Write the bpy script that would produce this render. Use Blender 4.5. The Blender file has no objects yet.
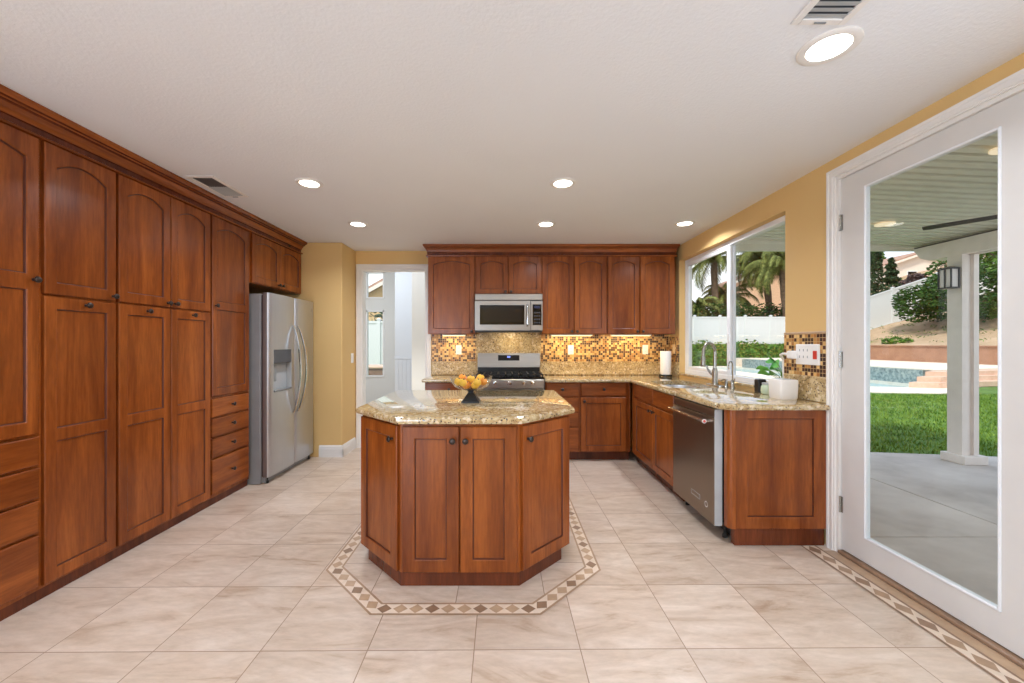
import bpy, bmesh, math, random
from mathutils import Vector, Matrix
R = math.radians
SC = bpy.context.scene
COL = SC.collection
random.seed(7)

# ------------------------------------------------------------------ camera, sky, sun, exposure
EYE = 1.285
cam = bpy.data.cameras.new('camera')
cam.sensor_width = 36.0
cam.lens = 400 / 1024 * 36
cam.shift_x = 0.0078
cam.shift_y = 0.00244
cam.clip_start = 0.05
cam.clip_end = 400
camo = bpy.data.objects.new('camera', cam)
camo.location = (0, 0, EYE)
camo.rotation_euler = (math.pi / 2, 0, 0)
COL.objects.link(camo)
SC.camera = camo

SC.view_settings.view_transform = 'Standard'
SC.view_settings.look = 'None'
SC.view_settings.exposure = 0.0
SC.view_settings.gamma = 1.0
SC.view_settings.use_curve_mapping = False
SC.cycles.use_denoising = True
SC.cycles.max_bounces = 10
SC.cycles.diffuse_bounces = 6
SC.cycles.transparent_max_bounces = 16
SC.cycles.sample_clamp_indirect = 6.0
SC.cycles.caustics_reflective = False
SC.cycles.caustics_refractive = False

world = bpy.data.worlds.new('sky')
SC.world = world
world.use_nodes = True
wn, wl = world.node_tree.nodes, world.node_tree.links
wbg = wn['Background']
wtc = wn.new('ShaderNodeTexCoord')
wsep = wn.new('ShaderNodeSeparateXYZ')
wl.new(wtc.outputs['Generated'], wsep.inputs[0])
wr = wn.new('ShaderNodeValToRGB')
wr.color_ramp.elements[0].position = 0.0
wr.color_ramp.elements[0].color = (0.88, 0.93, 1.0, 1)
wr.color_ramp.elements[1].position = 0.7
wr.color_ramp.elements[1].color = (0.42, 0.62, 0.95, 1)
wl.new(wsep.outputs[2], wr.inputs[0])
wno = wn.new('ShaderNodeTexNoise')
wno.inputs['Scale'].default_value = 3.2
wno.inputs['Detail'].default_value = 6
wl.new(wtc.outputs['Generated'], wno.inputs['Vector'])
wcr = wn.new('ShaderNodeValToRGB')
wcr.color_ramp.elements[0].position = 0.42
wcr.color_ramp.elements[1].position = 0.62
wl.new(wno.outputs['Fac'], wcr.inputs[0])
wmx = wn.new('ShaderNodeMixRGB')
wl.new(wcr.outputs['Color'], wmx.inputs[0])
wl.new(wr.outputs['Color'], wmx.inputs[1])
wmx.inputs[2].default_value = (0.98, 0.98, 1.0, 1)
wl.new(wmx.outputs[0], wbg.inputs['Color'])
wbg.inputs['Strength'].default_value = 1.45

sun = bpy.data.lights.new('sun', 'SUN')
sun.energy = 3.2
sun.angle = R(8)
sun.color = (1.0, 0.95, 0.86)
suno = bpy.data.objects.new('sun', sun)
suno.rotation_euler = (R(38), 0, R(-38))
COL.objects.link(suno)


def area(name, loc, rot, sx, sy, watts, colour, shape='RECTANGLE', spread=180):
    l = bpy.data.lights.new(name, 'AREA')
    l.shape = shape
    l.size = sx
    l.size_y = sy
    l.energy = watts
    l.color = colour
    l.spread = R(spread)
    o = bpy.data.objects.new(name, l)
    o.location = loc
    o.rotation_euler = rot
    COL.objects.link(o)
    return o


XR_ = 2.06
# added fill lamps in unseen openings, with one more under the hall ceiling;
# portals guide the sky light through the patio door, the sink window and the hall windows
area('rear_fill', (-2.12, -3.45, 1.05), (R(104), 0, 0), 1.36, 1.5, 50, (0.72, 0.95, 1.26))
area('left_fill', (-2.95, -1.8, 1.2), (R(104), 0, R(-90)), 2.3, 1.5, 86, (0.72, 0.95, 1.26))
area('side_fill', (XR_ + .04, 0.35, 1.25), (R(90), 0, R(90)), 1.3, 1.7, 20, (0.74, 0.95, 1.24))
area('hall_fill', (-2.4, 6.2, 3.1), (0, 0, 0), 1.6, 1.6, 36, (0.97, 0.98, 1.0))
for nm, loc, rot, sx, sy in (('door_portal', (2.16, 1.995, 1.18), (R(90), 0, R(90)), 0.62, 2.03),
                             ('window_portal', (2.20, 3.815, 1.60), (R(90), 0, R(90)), 1.70, 1.24)):
    area(nm, loc, rot, sx, sy, 1, (1, 1, 1)).data.cycles.is_portal = True

# ------------------------------------------------------------------ materials
def lin(c):
    def f(v):
        v /= 255.0
        return v / 12.92 if v <= 0.04045 else ((v + 0.055) / 1.055) ** 2.4
    return (f(c[0]), f(c[1]), f(c[2]), 1.0)


class Mat:
    def __init__(s, name):
        s.m = bpy.data.materials.new(name)
        s.m.use_nodes = True
        s.n = s.m.node_tree.nodes
        s.l = s.m.node_tree.links
        s.b = s.n['Principled BSDF']

    def node(s, t, **kw):
        n = s.n.new(t)
        for k, v in kw.items():
            if hasattr(n, k):
                setattr(n, k, v)
            else:
                n.inputs[k.replace('_', ' ')].default_value = v
        return n

    def link(s, a, b):
        s.l.new(a, b)

    def coords(s, scale=(1, 1, 1), kind='Object'):
        tc = s.n.new('ShaderNodeTexCoord')
        mp = s.n.new('ShaderNodeMapping')
        mp.inputs['Scale'].default_value = scale
        s.link(tc.outputs[kind], mp.inputs[0])
        return mp.outputs[0]

    def world_coords(s):
        g = s.n.new('ShaderNodeNewGeometry')
        return g.outputs['Position']

    def ramp(s, src, stops, mode='LINEAR'):
        r = s.n.new('ShaderNodeValToRGB')
        r.color_ramp.interpolation = mode
        e = r.color_ramp.elements
        while len(e) < len(stops):
            e.new(0.5)
        for i, (p, c) in enumerate(stops):
            e[i].position = p
            e[i].color = c
        s.link(src, r.inputs[0])
        return r.outputs[0]

    def mix(s, fac, a, b, mode='MIX'):
        m = s.n.new('ShaderNodeMixRGB')
        m.blend_type = mode
        for v, i in ((fac, 0), (a, 1), (b, 2)):
            if isinstance(v, (int, float)):
                m.inputs[i].default_value = v
            elif isinstance(v, tuple):
                m.inputs[i].default_value = v
            else:
                s.link(v, m.inputs[i])
        return m.outputs[0]

    def base(s, v):
        if isinstance(v, tuple):
            s.b.inputs['Base Color'].default_value = v
        else:
            s.link(v, s.b.inputs['Base Color'])

    def bump(s, src, strength=0.2, dist=0.01):
        b = s.n.new('ShaderNodeBump')
        b.inputs['Strength'].default_value = strength
        b.inputs['Distance'].default_value = dist
        s.link(src, b.inputs['Height'])
        s.link(b.outputs[0], s.b.inputs['Normal'])

    def set(s, **kw):
        for k, v in kw.items():
            s.b.inputs[k.replace('_', ' ')].default_value = v
        return s


def plain(name, rgb, rough=0.5, metal=0.0, var=0.06, scale=8.0, **kw):
    m = Mat(name)
    c = lin(rgb)
    nz = m.node('ShaderNodeTexNoise', Scale=scale, Detail=4.0)
    m.link(m.world_coords(), nz.inputs['Vector'])
    lo = tuple(v * (1 - var) for v in c[:3]) + (1,)
    hi = tuple(min(1, v * (1 + var)) for v in c[:3]) + (1,)
    m.base(m.ramp(nz.outputs['Fac'], [(0.3, lo), (0.7, hi)]))
    m.set(Roughness=rough, Metallic=metal, **kw)
    return m.m


def mat_wood(name='cherry_wood', a=(112, 54, 18), b=(170, 96, 40), stretch=0.10, axis=2):
    m = Mat(name)
    sc = [1, 1, 1]
    sc[axis] = stretch
    g = m.world_coords()
    oi = m.n.new('ShaderNodeObjectInfo')
    mp = m.n.new('ShaderNodeMapping')
    mp.inputs['Scale'].default_value = sc
    m.link(g, mp.inputs[0])
    cb = m.n.new('ShaderNodeCombineXYZ')
    ml = m.node('ShaderNodeMath', operation='MULTIPLY')
    m.link(oi.outputs['Random'], ml.inputs[0])
    ml.inputs[1].default_value = 23.0
    m.link(ml.outputs[0], cb.inputs[0])
    m.link(ml.outputs[0], cb.inputs[1])
    m.link(cb.outputs[0], mp.inputs['Location'])
    n1 = m.node('ShaderNodeTexNoise', Scale=9.0, Detail=6.0, Roughness=0.6, Distortion=0.6)
    n2 = m.node('ShaderNodeTexNoise', Scale=90.0, Detail=3.0, Roughness=0.6)
    n3 = m.node('ShaderNodeTexNoise', Scale=2.2, Detail=2.0)
    for n in (n1, n2, n3):
        m.link(mp.outputs[0], n.inputs['Vector'])
    c1 = m.ramp(n1.outputs['Fac'], [(0.28, lin(a)), (0.5, lin(tuple((x + y) / 2 for x, y in zip(a, b)))), (0.74, lin(b))])
    c2 = m.ramp(n2.outputs['Fac'], [(0.35, (0.82, 0.80, 0.78, 1)), (0.65, (1.06, 1.05, 1.04, 1))])
    c = m.mix(1.0, c1, c2, 'MULTIPLY')
    c3 = m.ramp(n3.outputs['Fac'], [(0.3, (0.84, 0.80, 0.76, 1)), (0.7, (1.1, 1.1, 1.1, 1))])
    c = m.mix(1.0, c, c3, 'MULTIPLY')
    c4 = m.ramp(oi.outputs['Random'], [(0.0, (0.88, 0.85, 0.84, 1)), (1.0, (1.1, 1.1, 1.08, 1))])
    c = m.mix(1.0, c, c4, 'MULTIPLY')
    m.base(c)
    m.set(Roughness=0.27, Coat_Weight=0.12, Coat_Roughness=0.15)
    m.b.inputs['Specular IOR Level'].default_value = 0.36
    return m.m


def mat_granite(name='granite', rough=0.06, spec=0.75):
    m = Mat(name)
    g = m.world_coords()
    n1 = m.node('ShaderNodeTexNoise', Scale=14.0, Detail=5.0, Roughness=0.7)
    n2 = m.node('ShaderNodeTexNoise', Scale=95.0, Detail=3.0, Roughness=0.65)
    v = m.node('ShaderNodeTexVoronoi', Scale=150.0)
    v2 = m.node('ShaderNodeTexVoronoi', Scale=58.0)
    for n in (n1, n2, v, v2):
        m.link(g, n.inputs['Vector'])
    c = m.ramp(n1.outputs['Fac'], [(0.28, lin((154, 124, 78))), (0.5, lin((190, 164, 116))), (0.72, lin((212, 194, 154)))])
    f = m.ramp(n2.outputs['Fac'], [(0.34, (1, 1, 1, 1)), (0.44, (0, 0, 0, 1))])
    c = m.mix(f, c, lin((146, 108, 68)))
    sepv = m.n.new('ShaderNodeSeparateColor')
    m.link(v.outputs['Color'], sepv.inputs[0])
    d = m.ramp(sepv.outputs[0], [(0.0, (1, 1, 1, 1)), (0.09, (0, 0, 0, 1))], 'CONSTANT')
    c = m.mix(d, c, lin((62, 46, 36)))
    sepw = m.n.new('ShaderNodeSeparateColor')
    m.link(v2.outputs['Color'], sepw.inputs[0])
    d2 = m.ramp(sepw.outputs[1], [(0.0, (1, 1, 1, 1)), (0.16, (0, 0, 0, 1))], 'CONSTANT')
    d3 = m.mix(1.0, d2, (0.55, 0.55, 0.55, 1), 'MULTIPLY')
    c = m.mix(d3, c, lin((232, 216, 186)))
    m.base(c)
    m.set(Roughness=rough)
    m.b.inputs['Specular IOR Level'].default_value = spec
    if rough < .1:
        m.set(Coat_Weight=0.7, Coat_Roughness=0.03, Coat_IOR=1.7)
    return m.m


def mat_mosaic(name, plane):
    m = Mat(name)
    g = m.world_coords()
    sp = m.n.new('ShaderNodeSeparateXYZ')
    m.link(g, sp.inputs[0])
    cb = m.n.new('ShaderNodeCombineXYZ')
    m.link(sp.outputs[0 if plane == 'x' else 1], cb.inputs[0])
    m.link(sp.outputs[2], cb.inputs[1])
    br = m.node('ShaderNodeTexBrick', Scale=1.0)
    br.offset = 0.0
    br.inputs['Brick Width'].default_value = 0.0255
    br.inputs['Row Height'].default_value = 0.0255
    br.inputs['Mortar Size'].default_value = 0.0016
    br.inputs['Color1'].default_value = (0, 0, 0, 1)
    br.inputs['Color2'].default_value = (1, 1, 1, 1)
    br.inputs['Mortar'].default_value = (0.5, 0.5, 0.5, 1)
    m.link(cb.outputs[0], br.inputs['Vector'])
    sepc = m.n.new('ShaderNodeSeparateColor')
    m.link(br.outputs['Color'], sepc.inputs[0])
    c = m.ramp(sepc.outputs[0], [(0.0, lin((58, 26, 12))), (0.25, lin((186, 134, 70))), (0.40, lin((216, 172, 100))),
                                 (0.58, lin((168, 112, 56))), (0.70, lin((228, 192, 126))), (0.87, lin((84, 40, 18)))], 'CONSTANT')
    c = m.mix(br.outputs['Fac'], c, lin((196, 168, 124)))
    m.base(c)
    rr = m.ramp(br.outputs['Fac'], [(0.0, (0.36, 0.36, 0.36, 1)), (1.0, (0.8, 0.8, 0.8, 1))])
    m.link(rr, m.b.inputs['Roughness'])
    return m.m


TILE = 0.447


def mat_floor(name='floor_tile', ox=0.113, oy=-1.681, w=TILE, h=TILE):
    m = Mat(name)
    g = m.world_coords()
    mp = m.n.new('ShaderNodeMapping')
    mp.inputs['Location'].default_value = (ox + 40 * w, oy + 40 * h, 0)
    mp.inputs['Rotation'].default_value = (0, 0, -0.0075)
    m.link(g, mp.inputs[0])
    br = m.node('ShaderNodeTexBrick', Scale=1.0)
    br.offset = 0.0
    br.inputs['Brick Width'].default_value = w
    br.inputs['Row Height'].default_value = h
    br.inputs['Mortar Size'].default_value = 0.0022
    br.inputs['Mortar Smooth'].default_value = 0.2
    br.inputs['Color1'].default_value = (0, 0, 0, 1)
    br.inputs['Color2'].default_value = (1, 1, 1, 1)
    m.link(mp.outputs[0], br.inputs['Vector'])
    # veins lie diagonally and shift from tile to tile
    sep = m.n.new('ShaderNodeSeparateColor')
    m.link(br.outputs['Color'], sep.inputs[0])
    mul = m.node('ShaderNodeMath', operation='MULTIPLY')
    m.link(sep.outputs[0], mul.inputs[0])
    mul.inputs[1].default_value = 9.0
    mp2 = m.n.new('ShaderNodeMapping')
    mp2.inputs['Rotation'].default_value = (0, 0, R(38))
    mp2.inputs['Scale'].default_value = (2.0, 6.5, 1)
    m.link(g, mp2.inputs[0])
    cb = m.n.new('ShaderNodeCombineXYZ')
    m.link(mul.outputs[0], cb.inputs[2])
    m.link(cb.outputs[0], mp2.inputs['Location'])
    n1 = m.node('ShaderNodeTexNoise', Scale=1.1, Detail=8.0, Roughness=0.62, Distortion=1.2)
    n2 = m.node('ShaderNodeTexNoise', Scale=7.0, Detail=6.0, Roughness=0.7)
    m.link(mp2.outputs[0], n1.inputs['Vector'])
    m.link(mp2.outputs[0], n2.inputs['Vector'])
    c1 = m.ramp(n1.outputs['Fac'], [(0.27, lin((176, 150, 127))), (0.42, lin((205, 185, 166))), (0.6, lin((216, 199, 183))), (0.78, lin((226, 212, 198)))])
    c2 = m.ramp(n2.outputs['Fac'], [(0.3, (0.88, 0.87, 0.85, 1)), (0.62, (1.02, 1.02, 1.02, 1))])
    c = m.mix(1.0, c1, c2, 'MULTIPLY')
    ct = m.ramp(sep.outputs[0], [(0.0, (0.93, 0.92, 0.91, 1)), (1.0, (1.03, 1.03, 1.03, 1))])
    c = m.mix(1.0, c, ct, 'MULTIPLY')
    c = m.mix(br.outputs['Fac'], c, lin((150, 124, 102)))
    m.base(c)
    m.set(Roughness=0.30)
    m.b.inputs['Specular IOR Level'].default_value = 0.4
    return m.m


def mat_steel(name='stainless_steel', rgb=(190, 188, 184), rough=0.28, axis=2):
    m = Mat(name)
    sc = [60, 60, 60]
    sc[axis] = 0.6
    mp = m.n.new('ShaderNodeMapping')
    mp.inputs['Scale'].default_value = sc
    m.link(m.world_coords(), mp.inputs[0])
    nz = m.node('ShaderNodeTexNoise', Scale=3.0, Detail=3.0)
    m.link(mp.outputs[0], nz.inputs['Vector'])
    c = lin(rgb)
    m.base(m.ramp(nz.outputs['Fac'], [(0.3, tuple(v * .9 for v in c[:3]) + (1,)), (0.7, c)]))
    rr = m.ramp(nz.outputs['Fac'], [(0.3, (rough - .05,) * 3 + (1,)), (0.7, (rough + .07,) * 3 + (1,))])
    m.link(rr, m.b.inputs['Roughness'])
    m.set(Metallic=1.0)
    return m.m


def mat_glass(name, tint=(0.97, 0.985, 0.98, 1), refl=1.0):
    m = Mat(name)
    m.n.remove(m.b)
    out = m.n['Material Output']
    tr = m.n.new('ShaderNodeBsdfTransparent')
    tr.inputs[0].default_value = tint
    gl = m.n.new('ShaderNodeBsdfGlossy')
    gl.inputs['Roughness'].default_value = 0.02
    ge = m.n.new('ShaderNodeNewGeometry')
    dt = m.node('ShaderNodeVectorMath', operation='DOT_PRODUCT')
    m.link(ge.outputs['Normal'], dt.inputs[0])
    m.link(ge.outputs['Incoming'], dt.inputs[1])

    def mth(op, a, b=None):
        q = m.node('ShaderNodeMath', operation=op)
        for k, v in enumerate((a, b)):
            if v is None:
                continue
            if isinstance(v, (int, float)):
                q.inputs[k].default_value = v
            else:
                m.link(v, q.inputs[k])
        return q.outputs[0]
    c1 = mth('POWER', mth('SUBTRACT', 1.0, mth('ABSOLUTE', dt.outputs['Value'])), 5.0)
    mu = m.node('ShaderNodeMath', operation='MULTIPLY')
    m.link(mth('ADD', mth('MULTIPLY', c1, 0.9), 0.025), mu.inputs[0])
    mu.inputs[1].default_value = refl
    mx = m.n.new('ShaderNodeMixShader')
    m.link(mu.outputs[0], mx.inputs[0])
    m.link(tr.outputs[0], mx.inputs[1])
    m.link(gl.outputs[0], mx.inputs[2])
    m.link(mx.outputs[0], out.inputs[0])
    return m.m


def mat_emit(name, rgb, strength):
    m = Mat(name)
    m.base(lin(rgb))
    m.b.inputs['Emission Color'].default_value = lin(rgb)
    m.b.inputs['Emission Strength'].default_value = strength
    return m.m


def mat_paint(name, rgb, bump=0.12, scale=120.0, rough=0.75, var=0.03):
    m = Mat(name)
    c = lin(rgb)
    g = m.world_coords()
    nz = m.node('ShaderNodeTexNoise', Scale=scale, Detail=4.0, Roughness=0.6)
    n2 = m.node('ShaderNodeTexNoise', Scale=1.5, Detail=2.0)
    m.link(g, nz.inputs['Vector'])
    m.link(g, n2.inputs['Vector'])
    m.base(m.ramp(n2.outputs['Fac'], [(0.3, tuple(v * (1 - var) for v in c[:3]) + (1,)), (0.7, c)]))
    m.set(Roughness=rough)
    m.bump(nz.outputs['Fac'], bump, 0.004)
    return m.m


def mat_ground(name, stops, scale=3.0, bump=0.3, rough=0.95, detail=8.0):
    m = Mat(name)
    g = m.world_coords()
    nz = m.node('ShaderNodeTexNoise', Scale=scale, Detail=detail, Roughness=0.65)
    m.link(g, nz.inputs['Vector'])
    m.base(m.ramp(nz.outputs['Fac'], stops))
    m.set(Roughness=rough)
    n2 = m.node('ShaderNodeTexNoise', Scale=scale * 12, Detail=4.0)
    m.link(g, n2.inputs['Vector'])
    m.bump(n2.outputs['Fac'], bump, 0.03)
    return m.m


def mat_leaf(name, a, b):
    m = Mat(name)
    nz = m.node('ShaderNodeTexNoise', Scale=6.0, Detail=3.0)
    m.link(m.world_coords(), nz.inputs['Vector'])
    m.base(m.ramp(nz.outputs['Fac'], [(0.35, lin(a)), (0.65, lin(b))]))
    m.set(Roughness=0.6)
    m.b.inputs['Specular IOR Level'].default_value = 0.25
    return m.m


M = {}
M['wood'] = mat_wood()
M['wood_h'] = mat_wood('cherry_wood_across', axis=1)
M['wood_x'] = mat_wood('cherry_wood_along', axis=0)
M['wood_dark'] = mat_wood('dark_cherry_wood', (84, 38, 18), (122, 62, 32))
M['glaze'] = plain('dark_glaze', (88, 40, 18), 0.5, var=.15)
M['granite'] = mat_granite()
M['granite_honed'] = mat_granite('granite_honed', 0.34, 0.4)
M['mosaic_x'] = mat_mosaic('mosaic_back', 'x')
M['mosaic_y'] = mat_mosaic('mosaic_side', 'y')
M['floor'] = mat_floor()
M['floor2'] = mat_floor('floor_tile_island', 0.2247, -1.9, TILE, TILE)
M['steel'] = mat_steel('stainless_steel', (206, 209, 214), 0.42)
M['steel_h'] = mat_steel('brushed_steel', (166, 162, 156), 0.34, axis=0)
M['steel_dw'] = mat_steel('warm_steel', (156, 142, 128), 0.34, axis=2)
M['chrome'] = plain('chrome', (205, 205, 205), 0.12, 1.0, 0.02)
M['nickel'] = plain('brushed_nickel', (170, 168, 162), 0.25, 1.0, 0.04)
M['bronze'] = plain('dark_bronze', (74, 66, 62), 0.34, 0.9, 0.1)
M['black'] = plain('black_plastic', (14, 14, 15), 0.35)
M['blackgloss'] = plain('black_glass', (10, 10, 12), 0.06)
M['darkgrey'] = plain('dark_grey_metal', (78, 80, 84), 0.45)
M['fridgegrey'] = plain('fridge_side_grey', (140, 142, 144), 0.45)
M['doorside'] = plain('door_side_taupe', (104, 88, 84), 0.5)
M['midgrey'] = plain('grey_plastic', (134, 138, 140), 0.4)
M['lightgrey'] = plain('light_grey_plastic', (176, 180, 182), 0.4)
M['iron'] = plain('cast_iron', (24, 24, 25), 0.55)
M['wall'] = mat_paint('yellow_wall_paint', (222, 186, 124))
M['ceil'] = mat_paint('ceiling_texture', (234, 236, 238), 0.45, 70.0)
M['white'] = plain('white_paint', (232, 229, 224), 0.35, var=0.02)
M['doorwhite'] = plain('door_paint', (216, 213, 208), 0.4, var=0.02)
M['vinyl'] = plain('white_vinyl', (236, 238, 240), 0.35, var=0.02)
M['plastic'] = plain('white_plastic', (240, 238, 234), 0.35, var=0.02)
M['cream'] = plain('cream_plastic', (226, 200, 156), 0.4, var=0.02)
M['keygrey'] = plain('keypad', (58, 58, 62), 0.4)
M['red'] = plain('red_plastic', (206, 62, 46), 0.4)
M['paper'] = plain('paper_towel', (244, 242, 238), 0.9, var=0.02, scale=60)
M['glass'] = mat_glass('window_glass')
M['bowlglass'] = mat_glass('bowl_glass', (0.95, 0.96, 0.96, 1), 1.6)
M['lamp'] = mat_emit('lamp_lens', (255, 250, 240), 9.0)
M['striplamp'] = mat_emit('warm_strip', (255, 222, 160), 4.0)
M['display'] = mat_emit('blue_display', (120, 150, 255), 0.6)
M['hallgrey'] = mat_paint('hall_grey_paint', (222, 226, 226), 0.08)
M['hallblue'] = mat_paint('hall_pale_paint', (208, 218, 230), 0.08)
M['tan'] = plain('tan_stone', (188, 158, 128), 0.4, var=0.1, scale=20)
M['brown'] = plain('brown_stone', (146, 117, 93), 0.4, var=0.1, scale=20)
M['pale'] = plain('pale_stone', (224, 206, 186), 0.4, var=0.08, scale=20)
M['sandstone'] = plain('sand_stone', (170, 140, 112), 0.4, var=0.12, scale=20)
M['orange'] = plain('orange_fruit', (238, 150, 40), 0.45, var=0.1, scale=30)
M['yellow'] = plain('yellow_fruit', (246, 190, 58), 0.45, var=0.1, scale=30)
M['concrete'] = mat_ground('patio_concrete', [(0.3, lin((176, 166, 158))), (0.55, lin((202, 193, 186))), (0.75, lin((214, 206, 199)))], 1.6, 0.15, 0.85)
M['turf'] = mat_ground('turf', [(0.3, lin((66, 98, 30))), (0.6, lin((94, 128, 46))), (0.8, lin((116, 146, 64)))], 2.5, 0.6)
M['dirt'] = mat_ground('hill_dirt', [(0.32, lin((128, 134, 70))), (0.42, lin((176, 148, 116))), (0.6, lin((196, 166, 136))), (0.8, lin((210, 186, 158)))], 0.55, 0.5)
M['coping'] = mat_ground('pool_coping', [(0.3, lin((226, 208, 188))), (0.7, lin((240, 228, 212)))], 3, 0.1)
M['pinkstone'] = mat_ground('pink_stone', [(0.3, lin((206, 166, 142))), (0.7, lin((228, 198, 176)))], 3, 0.2)
M['stucco'] = mat_ground('retaining_stucco', [(0.3, lin((158, 116, 92))), (0.7, lin((180, 136, 110)))], 2, 0.2)
M['pooltile'] = mat_ground('pool_tile', [(0.35, lin((96, 110, 112))), (0.5, lin((150, 160, 156))), (0.65, lin((186, 190, 180)))], 9, 0.1, 0.4)
M['water'] = plain('pool_water', (112, 178, 196), 0.05, var=0.1, scale=2)
M['fence'] = plain('white_fence_vinyl', (222, 223, 222), 0.5, var=0.02)
M['pergola'] = plain('patio_cover_paint', (228, 226, 212), 0.55, var=0.03)
M['post'] = plain('post_paint', (236, 227, 221), 0.6, var=0.05)
M['housewhite'] = plain('white_stucco', (236, 224, 210), 0.9)
M['housepink'] = plain('peach_stucco', (222, 182, 148), 0.9)
M['housetan'] = plain('tan_stucco', (222, 186, 136), 0.9)
M['roof'] = mat_ground('clay_roof', [(0.3, lin((156, 116, 98))), (0.7, lin((196, 160, 138)))], 4, 0.5)
M['bark'] = mat_ground('bark', [(0.3, lin((92, 74, 58))), (0.7, lin((136, 114, 92)))], 6, 0.6)
M['leafdark'] = mat_leaf('dark_leaves', (34, 60, 22), (72, 106, 42))
M['leafmid'] = mat_leaf('mid_leaves', (66, 104, 38), (120, 152, 66))
M['leafpalm'] = mat_leaf('palm_leaves', (78, 88, 36), (138, 142, 74))
M['leafcy'] = mat_leaf('conifer_needles', (38, 58, 36), (78, 98, 62))
M['leafpurple'] = mat_leaf('purple_leaves', (84, 70, 72), (128, 110, 104))
M['leafhedge'] = mat_leaf('hedge_leaves', (52, 92, 26), (110, 150, 58))
M['leafhouse'] = mat_leaf('house_plant_leaves', (72, 150, 62), (140, 206, 100))
M['blade'] = mat_leaf('grass_blades', (72, 110, 30), (134, 162, 66))


# ------------------------------------------------------------------ mesh helpers
class MB:
    def __init__(s):
        s.bm = bmesh.new()
        s.mi = 0

    def v(s, p):
        return s.bm.verts.new(p)

    def f(s, vs):
        try:
            fa = s.bm.faces.new(vs)
            fa.material_index = s.mi
            return fa
        except ValueError:
            return None

    def box(s, a, b, bev=0.0, seg=1, P=None):
        a, b = [min(x, y) for x, y in zip(a, b)], [max(x, y) for x, y in zip(a, b)]
        vs = []
        for x in (a[0], b[0]):
            for y in (a[1], b[1]):
                for z in (a[2], b[2]):
                    p = (x, y, z)
                    vs.append(s.v(P(*p) if P else p))
        fs = [s.f([vs[i] for i in q]) for q in ((0, 1, 3, 2), (4, 6, 7, 5), (0, 4, 5, 1), (2, 3, 7, 6), (0, 2, 6, 4), (1, 5, 7, 3))]
        if bev > 0:
            es = list({e for fa in fs for e in fa.edges})
            r = bmesh.ops.bevel(s.bm, geom=es, offset=bev, segments=seg, profile=0.5, affect='EDGES')
            for fa in r['faces']:
                fa.material_index = s.mi
        return s

    def loops(s, loops, cap0=True, cap1=True, closed=True):
        rows = [[s.v(p) for p in lp] for lp in loops]
        n = len(rows[0])
        for r0, r1 in zip(rows, rows[1:]):
            for i in range(n if closed else n - 1):
                j = (i + 1) % n
                s.f([r0[i], r0[j], r1[j], r1[i]])
        if cap0:
            s.f(rows[0][::-1])
        if cap1:
            s.f(rows[-1])
        return s

    def prism(s, pts, d, cap=True):
        d = Vector(d)
        return s.loops([[tuple(p) for p in pts], [tuple(Vector(p) + d) for p in pts]])

    def lathe(s, prof, loc, axis=(0, 0, 1), n=20, caps=True):
        ax = Vector(axis).normalized()
        t = Vector((1, 0, 0)) if abs(ax.x) < 0.9 else Vector((0, 1, 0))
        e1 = ax.cross(t).normalized()
        e2 = ax.cross(e1)
        L = Vector(loc)
        lp = []
        for r, h in prof:
            lp.append([tuple(L + ax * h + (e1 * math.cos(2 * math.pi * k / n) + e2 * math.sin(2 * math.pi * k / n)) * max(r, 1e-4)) for k in range(n)])
        return s.loops(lp, caps, caps)

    def tube(s, path, r, n=10, caps=True):
        pts = [Vector(p) for p in path]
        rs = r if isinstance(r, (list, tuple)) else [r] * len(pts)
        lp = []
        prev = None
        for i, p in enumerate(pts):
            d = (pts[min(i + 1, len(pts) - 1)] - pts[max(i - 1, 0)]).normalized()
            if prev is None:
                t = Vector((0, 0, 1)) if abs(d.z) < 0.9 else Vector((0, 1, 0))
                e1 = d.cross(t).normalized()
            else:
                e1 = (prev - d * prev.dot(d)).normalized()
            prev = e1
            e2 = d.cross(e1)
            lp.append([tuple(p + (e1 * math.cos(2 * math.pi * k / n) + e2 * math.sin(2 * math.pi * k / n)) * rs[i]) for k in range(n)])
        return s.loops(lp, caps, caps)

    def ball(s, c, r, sub=2, sq=(1, 1, 1)):
        mt = Matrix.Translation(c) @ Matrix.Diagonal((r * sq[0], r * sq[1], r * sq[2], 1))
        g = bmesh.ops.create_icosphere(s.bm, subdivisions=sub, radius=1.0, matrix=mt)
        for v in g['verts']:
            for fa in v.link_faces:
                fa.material_index = s.mi
        return s

    def build(s, name, mat, parent=None, smooth=False, base=None):
        bmesh.ops.recalc_face_normals(s.bm, faces=s.bm.faces)
        off = Vector((0, 0, 0))
        if parent is not None:
            off = absloc(parent)
        elif base is not None:
            off = Vector(base)
        if off.length > 0:
            bmesh.ops.translate(s.bm, verts=s.bm.verts, vec=-off)
        me = bpy.data.meshes.new(name)
        s.bm.to_mesh(me)
        s.bm.free()
        for mt in (mat if isinstance(mat, (list, tuple)) else [mat]):
            me.materials.append(mt)
        if smooth:
            for p in me.polygons:
                p.use_smooth = True
            if smooth != 'all':
                me.set_sharp_from_angle(angle=R(40))
        o = bpy.data.objects.new(name, me)
        COL.objects.link(o)
        if parent is not None:
            o.parent = parent
        elif base is not None:
            o.location = base
        return o


def absloc(o):
    p = Vector((0, 0, 0))
    while o is not None:
        p = p + o.location
        o = o.parent
    return p


def tag(o, label, cat, group=None, kind=None):
    o['label'] = label
    o['category'] = cat
    if group:
        o['group'] = group
    if kind:
        o['kind'] = kind
    return o


def thing(name, label, cat, loc, group=None):
    o = bpy.data.objects.new(name, None)
    o.empty_display_size = 0.1
    o.location = loc
    COL.objects.link(o)
    return tag(o, label, cat, group)


def struct(o):
    o['kind'] = 'structure'
    return o


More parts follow.
